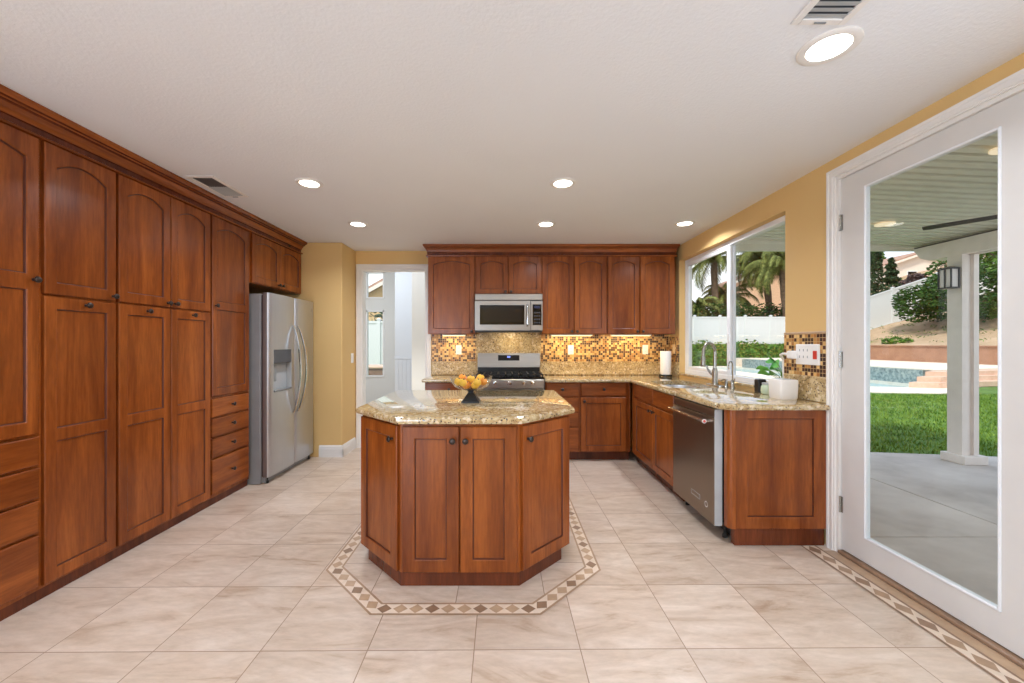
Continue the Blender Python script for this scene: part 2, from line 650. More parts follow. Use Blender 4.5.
def copy_tree(o, parent=None):
    c = o.copy()
    COL.objects.link(c)
    c.parent = parent
    for ch in [x for x in list(COL.objects) if x.parent == o]:
        copy_tree(ch, c)
    return c


# ------------------------------------------------------------------ the room
XL, XR, YB, CEIL = -2.92, 2.06, 4.97, 2.44
YREAR = -3.5
fl = MB().box((XL - .12, YREAR - .12, -0.14), (XR + .06, YB + .12, 0)).build('floor', M['floor'])
struct(fl)
struct(MB().box((XL - .12, YREAR - .12, CEIL), (XR + .14, YB + .12, CEIL + .16)).build('ceiling', M['ceil']))
b = MB()
b.box((XL - .12, YREAR, 0), (XL, -3.0, CEIL)).box((XL - .12, -3.0, 0), (XL, -.6, .38)).box((XL - .12, -3.0, 2.06), (XL, -.6, CEIL)).box((XL - .12, -.6, 0), (XL, 4.55, CEIL))
struct(b.build('wall_left', M['wall']))
# the jog of wall beside the refrigerator
jog = MB()
jog.box((XL - .12, 4.55, 0), (-1.843, YB + .12, CEIL), 0.006)
struct(jog.build('wall_front_left', M['wall']))
b = MB()
b.box((-1.843, YB, 0), (-1.775, YB + .12, CEIL))
b.box((-1.775, YB, 2.215), (-0.965, YB + .12, CEIL))
b.box((-0.965, YB, 0), (XR + .14, YB + .12, CEIL))
struct(b.build('wall_back', M['wall']))
WY0, WY1, WZ0, WZ1 = 2.93, 4.70, 0.945, 2.262
DY0, DY1, DZ = 1.48, 2.484, 2.318
b = MB()
X2 = XR + .14
b.box((XR, YREAR - .12, 0), (X2, -.35, CEIL))
b.box((XR, -.35, 0), (X2, 1.05, .36))
b.box((XR, -.35, 2.14), (X2, 1.05, CEIL))
b.box((XR, 1.05, 0), (X2, DY0, CEIL))
b.box((XR, DY0, DZ), (X2, DY1, CEIL))
b.box((XR, DY1, 0), (X2, WY0, CEIL))
b.box((XR, WY0, 0), (X2, WY1, WZ0))
b.box((XR, WY0, WZ1), (X2, WY1, CEIL))
b.box((XR, WY1, 0), (X2, YB + .12, CEIL))
struct(b.build('wall_right', M['wall']))
b = MB()
b.box((XL - .12, YREAR - .12, 0), (-2.85, YREAR, CEIL))
b.box((-1.4, YREAR - .12, 0), (XR + .14, YREAR, CEIL))
b.box((-2.85, YREAR - .12, 0), (-1.4, YREAR, 0.25))
b.box((-2.85, YREAR - .12, 1.90), (-1.4, YREAR, CEIL))
struct(b.build('wall_rear', M['wall']))

# baseboards
def baseboard(name, pts, h=0.135, t=0.016):
    mb = MB()
    for (a, c, nrm) in pts:
        a, c, nrm = Vector(a), Vector(c), Vector(nrm)
        prof = [(0, 0), (t, 0), (t, h * .68), (t * .75, h * .74), (t * .75, h * .84), (t * .3, h * .95), (0, h)]
        L = [[tuple(q + nrm * w + Vector((0, 0, z))) for w, z in prof] for q in (a, c)]
        mb.loops(L)
    return struct(mb.build(name, M['white']))


baseboard('baseboard_front_left', [((-2.10, 4.55, 0), (-1.827, 4.55, 0), (0, -1, 0)), ((-1.843, 4.534, 0), (-1.843, YB - .03, 0), (1, 0, 0))])
baseboard('baseboard_right', [((XR, 1.42, 0), (XR, YREAR, 0), (-1, 0, 0))])

# doorway casing and jamb lining
def casing(mb, P, u0, u1, z0, z1, w, t):
    """moulded frame round an opening u0..u1, up to z1; P(u, out, z)"""
    prof = [(0, 0), (0, t * .55), (w * .12, t * .55), (w * .2, t * .8), (w * .62, t * .8), (w * .72, t), (w * .95, t), (w, t * .7), (w, 0)]
    rows = []
    for (u, z, du, dz) in ((u0, z0, -1, 0), (u0, z1, -1, 1), (u1, z1, 1, 1), (u1, z0, 1, 0)):
        rows.append([P(u + du * a, o, z + dz * a) for a, o in prof])
    mb.loops(rows)
    return mb


Pback = lambda u, o, z: (u, YB - o, z)
mb = MB()
casing(mb, Pback, -1.775, -0.965, 0, 2.215, 0.06, 0.018)
mb.box((-1.775, YB, 0), (-1.759, YB + .12, 2.215))
mb.box((-0.981, YB, 0), (-0.965, YB + .12, 2.215))
mb.box((-1.759, YB, 2.199), (-0.981, YB + .12, 2.215))
struct(mb.build('trim_1', M['white']))

# ---------------- patio door on the right wall
PR = lambda u, o, z: (XR - o, u, z)
mb = MB()
casing(mb, PR, DY0, DY1, 0.0, DZ, 0.052, 0.020)
mb.box((XR, DY1 - .02, 0), (X2, DY1, DZ))
mb.box((XR, DY0, 0), (X2, DY0 + .02, DZ))
mb.box((XR, DY0 + .02, DZ - .02), (X2, DY1 - .02, DZ))
mb.box((XR + .052, DY1 - .04, 0), (XR + .075, DY1 - .02, DZ - .02))
mb.box((XR + .052, DY0 + .02, DZ - .04), (XR + .075, DY1 - .04, DZ - .02))
struct(mb.build('trim_2', M['white']))
DX0, DX1 = XR + .015, XR + .045
dy0, dy1, dz0, dz1 = DY0 + .024, DY1 - .024, 0.028, 2.296
gy0, gy1, gz0, gz1 = 1.668, 2.303, 0.165, 2.195
door = bpy.data.objects.new('door_1', None)
door.location = (DX0, dy1, 0)
COL.objects.link(door)
tag(door, 'white glazed patio door in the right wall with one tall glass pane', 'door', kind='structure')
mb = MB()
mb.box((DX0, gy1, dz0), (DX1, dy1, dz1))
mb.box((DX0, dy0, dz0), (DX1, gy0, dz1))
mb.box((DX0, gy0, dz0), (DX1, gy1, gz0))
mb.box((DX0, gy0, gz1), (DX1, gy1, dz1))
mb.build('door_frame', M['doorwhite'], door)
mb = MB()
w = 0.011
for (y0, y1, z0, z1) in ((gy0, gy0 + w, gz0, gz1), (gy1 - w, gy1, gz0, gz1), (gy0 + w, gy1 - w, gz0, gz0 + w), (gy0 + w, gy1 - w, gz1 - w, gz1)):
    mb.box((DX0 - .006, y0, z0), (DX1 - .004, y1, z1), 0.003)
mb.build('glazing_bead', M['vinyl'], door)
MB().box((DX0 + .006, gy0 + w, gz0 + w), (DX0 + .012, gy1 - w, gz1 - w)).build('glass_pane', M['glass'], door)
for zc in (2.03, 1.19, 0.30):
    mb = MB()
    mb.tube([(DX0 - .006, dy1 + .004, zc - .05), (DX0 - .006, dy1 + .004, zc + .05)], 0.007)
    mb.box((DX0 - .004, dy1 - .012, zc - .048), (DX0 + .003, dy1 + .02, zc + .048))
    mb.build('hinge', M['nickel'], door, True)
struct(MB().box((XR - .01, DY0 + .02, 0), (X2 + .05, DY1 - .02, 0.022), 0.006).build('trim_3', M['brown']))   # threshold

# ---------------- mosaic strip in the floor along the door, and the border round the island
def mosaic_strip(mb, a, c, n, width, count, thick=0.003):
    """diamonds between two thin bars; n points to the side of the strip"""
    a, c, n = Vector(a), Vector(c), Vector(n)
    d = (c - a).normalized()
    L = (c - a).length
    up = Vector((0, 0, thick))

    def poly(pts, mi, zt=0.0):
        mb.mi = mi
        vs = [mb.v(a + d * p + n * q + up + Vector((0, 0, zt))) for p, q in pts]
        mb.f(vs)
    e = width * .13
    poly([(0, 0), (L, 0), (L, e), (0, e)], 1)
    poly([(0, width - e), (L, width - e), (L, width), (0, width)], 1)
    poly([(0, e), (L, e), (L, width - e), (0, width - e)], 0)
    s = L / count
    for k in range(count):
        m0 = k * s
        g = s * .04
        mid = width / 2
        poly([(m0 + g, mid), (m0 + s / 2, e + .003), (m0 + s - g, mid), (m0 + s / 2, width - e - .003)], 2 if k % 3 else 3, 0.0006)


mb = MB()
mosaic_strip(mb, (1.985, DY1 + .06, 0), (1.985, -1.2, 0), (-1, 0, 0), 0.10, 34)
mb.mi = 4
vs = [mb.v(p) for p in ((2.05, DY1 + .0, 0.0025), (2.05, -1.2, 0.0025), (1.987, -1.2, 0.0025), (1.987, DY1 + .0, 0.0025))]
mb.f(vs)
struct(mb.build('floor_mosaic_strip', [M['pale'], M['brown'], M['sandstone'], M['brown'], M['tan']]))
ox0, ox1, oy0, oy1, ch = -1.0115, 0.55, 1.893, 3.50, 0.375
oct_ = [(ox0 + ch, oy0), (ox1 - ch, oy0), (ox1, oy0 + ch), (ox1, oy1), (ox0, oy1), (ox0, oy0 + ch)]


def inset(poly, d):
    n = len(poly)
    A = sum(poly[i][0] * poly[(i + 1) % n][1] - poly[(i + 1) % n][0] * poly[i][1] for i in range(n))
    sg = 1 if A > 0 else -1
    out = []
    for i in range(n):
        p0, p1, p2 = Vector(poly[i - 1]), Vector(poly[i]), Vector(poly[(i + 1) % n])
        d1, d2 = (p1 - p0).normalized(), (p2 - p1).normalized()
        n1, n2 = Vector((-d1.y, d1.x)) * sg, Vector((-d2.y, d2.x)) * sg
        k = (n1 + n2)
        k = k / (1 + n1.dot(n2)) if (1 + n1.dot(n2)) > 1e-6 else n1
        q = p1 + k * d
        out.append((q.x, q.y))
    return out


BW = 0.088
inn = inset(oct_, BW)
mb = MB()
mb.loops([[(x, y, 0.0005) for x, y in inn], [(x, y, 0.002) for x, y in inn]])
struct(mb.build('floor_island_field', M['floor2']))
mb = MB()
for i in range(6):
    o0, o1 = Vector(oct_[i]), Vector(oct_[(i + 1) % 6])
    i0, i1 = Vector(inn[i]), Vector(inn[(i + 1) % 6])
    d = (o1 - o0).normalized()
    nn = Vector((-d.y, d.x))
    if (i0 - o0).dot(nn) < 0:
        nn = -nn

    def pt(u, q, z=0.003):
        p = o0 + d * u + nn * q
        return (p.x, p.y, z)
    L = (o1 - o0).length
    s0, s1 = (i0 - o0).dot(d), (i1 - o0).dot(d)

    def band(q0, q1, mi, z=0.003):
        mb.mi = mi
        k0, k1 = q0 / BW, q1 / BW
        mb.f([mb.v(pt(s0 * k0, q0, z)), mb.v(pt(L + (s1 - L) * k0, q0, z)), mb.v(pt(L + (s1 - L) * k1, q1, z)), mb.v(pt(s0 * k1, q1, z))])
    e = 0.011
    band(0, e, 1)
    band(BW - e, BW, 1)
    band(e, BW - e, 0)
    m0, m1 = s0 * .5, L + (s1 - L) * .5
    cnt = max(3, int(round((m1 - m0) / 0.078)))
    st = (m1 - m0) / cnt
    for k in range(cnt):
        u0 = m0 + k * st
        mb.mi = 2 if k % 3 else 3
        mb.f([mb.v(pt(u0 + .003, BW / 2, .0036)), mb.v(pt(u0 + st / 2, e + .0005, .0036)), mb.v(pt(u0 + st - .003, BW / 2, .0036)), mb.v(pt(u0 + st / 2, BW - e - .0005, .0036))])
struct(mb.build('floor_mosaic_border', [M['pale'], M['sandstone'], M['tan'], M['brown']]))

# ---------------- kitchen window (slider)
win = bpy.data.objects.new('window_1', None)
win.location = (XR + .07, 3.815, WZ0)
COL.objects.link(win)
tag(win, 'white two-pane sliding window over the kitchen sink', 'window', kind='structure')
FX0, FX1 = XR + .065, XR + .13
mb = MB()
fw = 0.045
mb.box((FX0, WY0, WZ0), (FX1, WY0 + fw, WZ1), 0.004)
mb.box((FX0, WY1 - fw, WZ0), (FX1, WY1, WZ1), 0.004)
mb.box((FX0, WY0 + fw, WZ0), (FX1, WY1 - fw, WZ0 + fw), 0.004)
mb.box((FX0, WY0 + fw, WZ1 - fw), (FX1, WY1 - fw, WZ1), 0.004)
mb.build('window_frame', M['vinyl'], win)
mb = MB()   # sliding sash on the far half
sw = 0.035
ym = 3.80
for (y0, y1, z0, z1) in ((ym - .03, ym + .025, WZ0 + fw, WZ1 - fw), (WY1 - fw - sw, WY1 - fw, WZ0 + fw, WZ1 - fw), (ym + .025, WY1 - fw - sw, WZ0 + fw, WZ0 + fw + sw), (ym + .025, WY1 - fw - sw, WZ1 - fw - sw, WZ1 - fw)):
    mb.box((FX0 + .005, y0, z0), (FX0 + .032, y1, z1), 0.003)
mb.build('window_sash', M['vinyl'], win)
mb = MB()
mb.box((FX0 + .036, ym - .035, WZ0 + fw), (FX0 + .06, ym + .01, WZ1 - fw), 0.003)
mb.build('meeting_stile', M['vinyl'], win)
MB().box((FX0 + .016, ym + .025, WZ0 + fw + sw), (FX0 + .021, WY1 - fw - sw, WZ1 - fw - sw)).build('glass_pane', M['glass'], win)
MB().box((FX0 + .046, WY0 + fw, WZ0 + fw), (FX0 + .051, ym - .035, WZ1 - fw)).build('glass_pane', M['glass'], win)
mb = MB().box((FX0 - .004, ym - .012, 1.30), (FX0 + .005, ym + .006, 1.38), 0.003)
mb.build('window_latch', M['plastic'], win)
struct(MB().box((XR - .012, WY0 + .002, WZ0 - .02), (FX0, WY1 - .002, WZ0 + .004), 0.006, 2).build('window_sill', M['granite']))

# ---------------- backsplash
struct(MB().box((-.90, YB - .012, .905), (-.345, YB, 1.066), 0.002).box((.455, YB - .012, .905), (XR, YB, 1.066), 0.002)
       .box((-.345, YB - .012, .905), (.455, YB, 1.45), 0.002).box((XR - .014, 2.53, .905), (XR, WY0, 1.069), 0.003)
       .box((XR - .014, WY1, .905), (XR, YB - .012, 1.066), 0.002).build('wall_backsplash_granite', M['granite_honed']))
mb = MB()
mb.box((-.90, YB - .008, 1.066), (-.345, YB, 1.40))
mb.box((.455, YB - .008, 1.066), (XR, YB, 1.40))
struct(mb.build('wall_backsplash_back', M['mosaic_x']))
mb = MB()
mb.box((XR - .008, 2.535, 1.069), (XR, WY0, 1.352))
mb.box((XR - .008, WY1, 1.066), (XR, YB - .008, 1.37))
struct(mb.build('wall_backsplash_right', M['mosaic_y']))
mb = MB()
mb.box((XR - .012, 2.523, .95), (XR, 2.535, 1.366), 0.003)
mb.box((XR - .012, 2.535, 1.352), (XR, WY0, 1.368), 0.003)
struct(mb.build('trim_4', M['tan']))

# ------------------------------------------------------------------ cabinet making
def run(origin, du, dn):
    O, U, N = Vector(origin), Vector(du).normalized(), Vector(dn).normalized()

    def P(u, w, z):
        q = O + U * u + N * w
        return (q.x, q.y, z)
    P.U, P.N = U, N
    return P


def panel_door(mb, P, u0, u1, z0, z1, opens, st=0.052, t=0.02, dep=0.010, e=0.004):
    """opens: list of (z_low, z_high, arch rise)"""
    K = 14
    cuts = [z0] + [(a[1] + b_[0]) / 2 for a, b_ in zip(opens, opens[1:])] + [z1]
    V = mb.v
    ue0, ue1 = u0 + e, u1 - e
    for i, (oz0, oz1, rise) in enumerate(opens):
        za = cuts[i] + (e if i == 0 else 0)
        zb = cuts[i + 1] - (e if i == len(opens) - 1 else 0)
        a0, a1 = u0 + st, u1 - st
        uc, hw = (a0 + a1) / 2, (a1 - a0) / 2

        def ring(ins, w):
            b0, b1 = a0 + ins, a1 - ins
            pts = [(b0, oz0 + ins), (b1, oz0 + ins)]
            for k in range(K + 1):
                s = 1 - 2 * k / K
                u = uc + s * (hw - ins)
                pts.append((u, oz1 - rise - ins + rise * (1 - s * s) if rise > 0 else oz1 - ins))
            return [V(P(u, w, z)) for u, z in pts]
        outer = [(ue0, za), (ue1, za)] + [(ue1 + (ue0 - ue1) * k / K, zb) for k in range(K + 1)]
        r0 = [V(P(u, t, z)) for u, z in outer]
        r1 = ring(0, t)
        r2 = ring(0.004, t - 0.002)
        r3 = ring(0.0065, t - dep)
        r4 = ring(0.0095, t - dep)
        for ra, rb, mi in ((r0, r1, 0), (r1, r2, 0), (r2, r3, 1), (r3, r4, 1)):
            mb.mi = mi
            for k in range(len(ra)):
                j = (k + 1) % len(ra)
                mb.f([ra[k], ra[j], rb[j], rb[k]])
        mb.mi = 0
        r3 = r4
        mb.f(r3)
    q = [[V(P(u, w, z)) for u, z in pts] for w, pts in (
        (0, [(u0, z0), (u1, z0), (u1, z1), (u0, z1)]),
        (t - e, [(u0, z0), (u1, z0), (u1, z1), (u0, z1)]),
        (t, [(ue0, z0 + e), (ue1, z0 + e), (ue1, z1 - e), (ue0, z1 - e)]))]
    for ra, rb in zip(q, q[1:]):
        for k in range(4):
            j = (k + 1) % 4
            mb.f([ra[k], ra[j], rb[j], rb[k]])
    mb.f(q[0][::-1])
    return mb


KN = [(0.0075, 0), (0.0075, 0.004), (0.0055, 0.007), (0.0055, 0.013), (0.009, 0.017), (0.0150, 0.021), (0.0162, 0.025), (0.0135, 0.029), (0.007, 0.031), (0.0001, 0.0315)]


def knob(P, u, z, parent, t=0.02, name='knob'):
    mb = MB()
    mb.lathe(KN, P(u, t, z), P.N, 16)
    return mb.build(name, M['bronze'], parent, 'all')


def door_part(P, parent, u0, u1, z0, z1, opens, kn=None, st=0.052):
    mb = MB()
    panel_door(mb, P, u0, u1, z0, z1, opens, st)
    d = mb.build('door', [M['wood'], M['glaze']], parent)
    if kn:
        knob(P, kn[0], kn[1], d)
    return d


def drawer_part(P, parent, u0, u1, z0, z1, mat, kn=True, t=0.02):
    mb = MB()
    V = mb.v
    e = 0.006
    q = [[V(P(u, w, z)) for u, z in pts] for w, pts in (
        (0, [(u0, z0), (u1, z0), (u1, z1), (u0, z1)]),
        (t - .006, [(u0, z0), (u1, z0), (u1, z1), (u0, z1)]),
        (t - .002, [(u0 + e * .4, z0 + e * .4), (u1 - e * .4, z0 + e * .4), (u1 - e * .4, z1 - e * .4), (u0 + e * .4, z1 - e * .4)]),
        (t, [(u0 + e, z0 + e), (u1 - e, z0 + e), (u1 - e, z1 - e), (u0 + e, z1 - e)]))]
    for ra, rb in zip(q, q[1:]):
        for k in range(4):
            j = (k + 1) % 4
            mb.f([ra[k], ra[j], rb[j], rb[k]])
    mb.f(q[0][::-1])
    mb.f(q[-1])
    d = mb.build('drawer', mat, parent)
    if kn:
        knob(P, (u0 + u1) / 2, (z0 + z1) / 2 + .005, d)
    return d


def body(P, parent, u0, u1, z0, z1, depth, toe=None, name='body'):
    mb = MB()
    mb.box((u0, -depth, z0), (u1, 0, z1), 0, 1, P)
    o = mb.build(name, M['wood'], parent)
    if toe:
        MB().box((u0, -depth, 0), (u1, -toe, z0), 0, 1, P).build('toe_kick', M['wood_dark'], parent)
    return o


# ------------------------------------------------------------------ tall cabinets along the left wall
PL = run((-2.32, 0, 0), (0, 1, 0), (1, 0, 0))
DEP = 0.598
ZT, ZC = 2.302, CEIL
g_l = 'tall cabinets along the left wall'
ARCH = 0.048


def left_cab(y0, y1, label, name='tall_cabinet'):
    c = thing(name, label, 'cabinet', (-2.32, (y0 + y1) / 2, 0), g_l)
    body(PL, c, y0, y1, 0.06, ZT + .03, DEP, toe=0.012)
    return c


c = left_cab(1.30, 1.995, 'tall cherry cabinet at the left edge, one tall arched door over four drawers')
door_part(PL, c, 1.42, 1.982, 0.842, ZT, [(0.905, 1.553, 0), (1.622, ZT - .06, ARCH)], (1.955, 1.60))
for z0, z1 in ((.685, .828), (.522, .673), (.352, .510), (.085, .340)):
    drawer_part(PL, c, 1.42, 1.982, z0, z1, M['wood_h'])
c = left_cab(1.995, 2.382, 'tall cherry cabinet with single stacked doors, second from the left edge')
door_part(PL, c, 2.004, 2.374, 1.538, ZT, [(1.596, ZT - .06, ARCH)], (2.352, 1.565))
door_part(PL, c, 2.004, 2.374, 0.075, 1.528, [(.135, .790, 0), (.848, 1.468, 0)], (2.20, 1.497))
c = left_cab(2.382, 3.145, 'wide tall cherry cabinet with two pairs of doors, one pair above the other')
door_part(PL, c, 2.391, 2.762, 1.538, ZT, [(1.596, ZT - .06, ARCH)], (2.735, 1.565))
door_part(PL, c, 2.768, 3.137, 1.538, ZT, [(1.596, ZT - .06, ARCH)], (2.797, 1.565))
door_part(PL, c, 2.391, 2.762, 0.075, 1.528, [(.135, .790, 0), (.848, 1.468, 0)], (2.58, 1.497))
door_part(PL, c, 2.768, 3.137, 0.075, 1.528, [(.135, .790, 0), (.848, 1.468, 0)], (2.955, 1.497))
c = left_cab(3.145, 3.635, 'tall cherry cabinet beside the refrigerator, one arched door above four drawers')
door_part(PL, c, 3.156, 3.612, 0.868, ZT, [(.928, 1.565, 0), (1.625, ZT - .06, ARCH)], (3.188, 1.592))
for z0, z1 in ((.702, .848), (.544, .690), (.380, .532), (.092, .366)):
    drawer_part(PL, c, 3.156, 3.612, z0, z1, M['wood_h'])
c = thing('wall_cabinet', 'short two-door cherry cabinet over the refrigerator', 'cabinet', (-2.32, 4.09, 1.845), g_l)
body(PL, c, 3.64, 4.545, 1.845, ZT + .03, DEP)
door_part(PL, c, 3.662, 4.108, 1.853, ZT, [(1.912, ZT - .052, .038)], (4.08, 1.885))
door_part(PL, c, 4.114, 4.538, 1.853, ZT, [(1.912, ZT - .052, .038)], (4.142, 1.885))

# crown mouldings
CROWN = [(0, 0), (0.030, 0), (0.032, 0.010), (0.022, 0.016), (0.010, 0.020), (0.010, 0.046), (0.018, 0.050), (0.018, 0.056), (0.026, 0.072), (0.044, 0.092), (0.058, 0.098), (0.058, 0.106), (0.070, 0.110), (0.082, 0.124), (0.084, 0.138), (0, 0.138)]


def crown(name, path, ns, sc=1.0):
    """path: list of (x, y) along the cabinet faces; ns: outward vector (mitre scaled) at each"""
    mb = MB()
    rows = []
    for (x, y), (nx, ny) in zip(path, ns):
        rows.append([(x + nx * w * sc, y + ny * w * sc, ZT + .002 + h * (CEIL - ZT - .003) / .138) for w, h in CROWN])
    mb.loops(rows)
    mb.bm.faces.ensure_lookup_table()
    n = len(CROWN)
    for k, fa in enumerate(list(mb.bm.faces)[:n * (len(rows) - 1)]):
        if k % n in (3, 4, 5, 9, 11):
            fa.material_index = 1
    return struct(mb.build(name, [M['wood_h'] if abs(path[0][0] - path[-1][0]) < .1 else M['wood_x'], M['wood_dark']]))


crown('trim_5', [(-2.318, 1.30), (-2.318, 4.549)], [(1, 0), (1, 0)])

# ------------------------------------------------------------------ refrigerator
fr = thing('refrigerator', 'stainless side-by-side refrigerator with ice dispenser and two bowed handles', 'refrigerator', (-2.5, 4.09, 0))
FXB, FXD = -2.225, -2.155
MB().box((-2.90, 3.652, 0.0), (FXB, 4.528, 1.745), 0.006).build('body', M['fridgegrey'], fr)
MB().box((FXB, 3.672, 0.012), (FXB + .035, 4.515, 0.055)).build('base_grille', M['midgrey'], fr)
MB().box((FXB, 3.672, 0.065), (FXB + .018, 4.515, 1.735)).build('door_gasket', plain('gasket_and_shadow_line', (70, 52, 50), 0.6), fr)


def fridge_door(y0, y1, cut=None, name='door'):
    mb = MB()
    N = 12

    def prof(y):
        s = (y - y0) / (y1 - y0)
        t = (s if True else 0)
        k = (2 * s - 1)
        r = 0.0
        edge = min(s, 1 - s) * (y1 - y0)
        if edge < .02:
            r = .014 * (1 - edge / .02) ** 2
        return FXD + .010 * (1 - k * k) - r
    ys = sorted(set([y0, y0 + .004, y0 + .010, y0 + .02, y1 - .02, y1 - .010, y1 - .004, y1] + [y0 + .02 + (y1 - y0 - .04) * k / N for k in range(N + 1)] + ([cut[0], cut[1]] if cut else [])))
    zs = sorted([0.062, 1.757] + ([cut[2], cut[3]] if cut else []))
    g = [[mb.v((prof(y), y, z)) for y in ys] for z in zs]
    bk = [[mb.v((FXB + .018, y, z)) for y in (y0, y1)] for z in (zs[0], zs[-1])]
    for i in range(len(zs) - 1):
        for j in range(len(ys) - 1):
            if cut and zs[i] >= cut[2] - 1e-6 and zs[i + 1] <= cut[3] + 1e-6 and ys[j] >= cut[0] - 1e-6 and ys[j + 1] <= cut[1] + 1e-6:
                continue
            mb.f([g[i][j], g[i][j + 1], g[i + 1][j + 1], g[i + 1][j]])
    mb.mi = 1
    mb.f([bk[0][0], bk[1][0]] + [g[i][0] for i in range(len(zs) - 1, -1, -1)])
    mb.f([bk[0][1], bk[1][1]] + [g[i][-1] for i in range(len(zs) - 1, -1, -1)])
    mb.f([bk[0][0], bk[0][1]] + g[0][::-1])
    mb.f([bk[1][0], bk[1][1]] + g[-1][::-1])
    mb.f([bk[0][0], bk[0][1], bk[1][1], bk[1][0]])
    return mb.build(name, [M['steel'], M['doorside']], fr, True)


CUT = (3.735, 4.045, 0.832, 1.232)
d1 = fridge_door(3.660, 4.122, CUT)
d2 = fridge_door(4.130, 4.532)
mb = MB()   # dispenser recess shell
a0, a1, c0, c1 = CUT
X0 = FXB + .022
mb.f([mb.v(p) for p in ((X0, a0, c0), (X0, a1, c0), (X0, a1, c1), (X0, a0, c1))])
for q in (((X0, a0, c0), (FXD + .006, a0, c0), (FXD + .006, a0, c1), (X0, a0, c1)), ((X0, a1, c0), (FXD + .006, a1, c0), (FXD + .006, a1, c1), (X0, a1, c1)),
          ((X0, a0, c0), (FXD + .006, a0, c0), (FXD + .006, a1, c0), (X0, a1, c0)), ((X0, a0, c1), (FXD + .006, a0, c1), (FXD + .006, a1, c1), (X0, a1, c1))):
    mb.f([mb.v(p) for p in q])
mb.build('dispenser_recess', M['lightgrey'], d1)
mb = MB()
mb.box((X0, a0 + .004, 1.10), (FXD + .008, a1 - .004, c1 - .002), 0.006)
mb.build('dispenser_panel', M['darkgrey'], d1)
mb = MB()
mb.box((X0, a0 + .004, c0 + .002), (FXD + .012, a1 - .004, c0 + .018), 0.004)
mb.build('drip_tray', M['midgrey'], d1)
mb = MB()
mb.box((X0 + .003, a0 + .03, .93), (X0 + .03, a0 + .09, 1.09), 0.006)
mb.build('dispenser_lever', M['midgrey'], d1)


def bow_handle(yc, parent, bulge, side):
    mb = MB()
    pts, n = [], 18
    for k in range(n + 1):
        s = k / n
        z = .585 + s * (1.475 - .585)
        b_ = math.sin(math.pi * s) ** .75
        pts.append((FXD + .004 + bulge * b_, yc + side * .016 * b_, z))
    L = []
    for i, p in enumerate(pts):
        w = .012 + .009 * math.sin(math.pi * i / n)
        L.append([(p[0] + .007, p[1] - w, p[2]), (p[0] + .011, p[1], p[2]), (p[0] + .007, p[1] + w, p[2]), (p[0] - .006, p[1] + w * .8, p[2]), (p[0] - .006, p[1] - w * .8, p[2])])
    mb.loops(L)
    return mb.build('handle', M['chrome'], parent, True)


bow_handle(4.083, d1, .085, -1)
bow_handle(4.169, d2, .085, 1)
MB().lathe([(.001, 0), (.026, 0), (.026, .002), (.001, .003)], (FXD + .004, 4.45, 1.66), (1, 0, 0), 18).build('badge', M['lightgrey'], d2)
for yy in (3.70, 4.48):
    MB().lathe([(.018, 0), (.018, .02), (.012, .03), (.012, .05)], (FXB + .03, yy, 0), (0, 0, 1), 12).build('foot', M['black'], fr)

# ------------------------------------------------------------------ wall cabinets on the back wall
YU = 4.66
PU = run((0, YU, 0), (1, 0, 0), (0, -1, 0))
g_u = 'wall cabinets on the back wall'


def wall_cab(x0, x1, z0, label):
    c = thing('wall_cabinet', label, 'cabinet', ((x0 + x1) / 2, YU, z0), g_u)
    body(PU, c, x0, x1, z0, ZT + .03, YB - YU - .009)
    return c


c = wall_cab(-.885, -.337, 1.40, 'single-door cherry wall cabinet left of the microwave')
door_part(PU, c, -.876, -.345, 1.404, ZT, [(1.462, ZT - .052, .038)], (-.375, 1.43))
c = wall_cab(-.337, .441, 1.862, 'short two-door cherry wall cabinet over the microwave')
door_part(PU, c, -.328, .046, 1.866, ZT, [(1.92, ZT - .052, .038)], (.018, 1.89))
door_part(PU, c, .054, .433, 1.866, ZT, [(1.92, ZT - .052, .038)], (.082, 1.89))
c = wall_cab(.441, 1.198, 1.40, 'two-door cherry wall cabinet just right of the microwave')
door_part(PU, c, .444, .812, 1.404, ZT, [(1.462, ZT - .052, .038)], (.785, 1.43))
door_part(PU, c, .820, 1.190, 1.404, ZT, [(1.462, ZT - .052, .038)], (.847, 1.43))
c = wall_cab(1.198, 1.995, 1.40, 'two-door cherry wall cabinet nearest the sink window')
door_part(PU, c, 1.207, 1.572, 1.404, ZT, [(1.462, ZT - .052, .038)], (1.545, 1.43))
door_part(PU, c, 1.582, 1.975, 1.404, ZT, [(1.462, ZT - .052, .038)], (1.61, 1.43))
crown('trim_6', [(-.888, YB - .001), (-.888, YU - .002), (1.998, YU - .002), (1.998, YB - .001)], [(-1, 0), (-1, -1), (.6, -1), (.6, 0)], .6)

# under-cabinet light strips
for i, (x0, x1, lb) in enumerate(((-.74, -.46, 'warm light strip under the cabinet left of the microwave'), (.56, 1.06, 'warm light strip under the cabinet right of the microwave'), (1.28, 1.76, 'warm light strip under the cabinet by the sink window'))):
    t_ = thing('under_cabinet_light', lb, 'light', ((x0 + x1) / 2, 4.80, 1.378), 'under-cabinet light strips')
    MB().box((x0, 4.775, 1.385), (x1, 4.835, 1.3995), 0.003).build('housing', M['plastic'], t_)
    MB().box((x0 + .01, 4.782, 1.381), (x1 - .01, 4.828, 1.385)).build('lens', M['striplamp'], t_)
    area('strip_glow', ((x0 + x1) / 2, 4.81, 1.378), (R(12), 0, 0), x1 - x0, .03, 1.9 * (x1 - x0) / .4, (1.0, .76, .40))

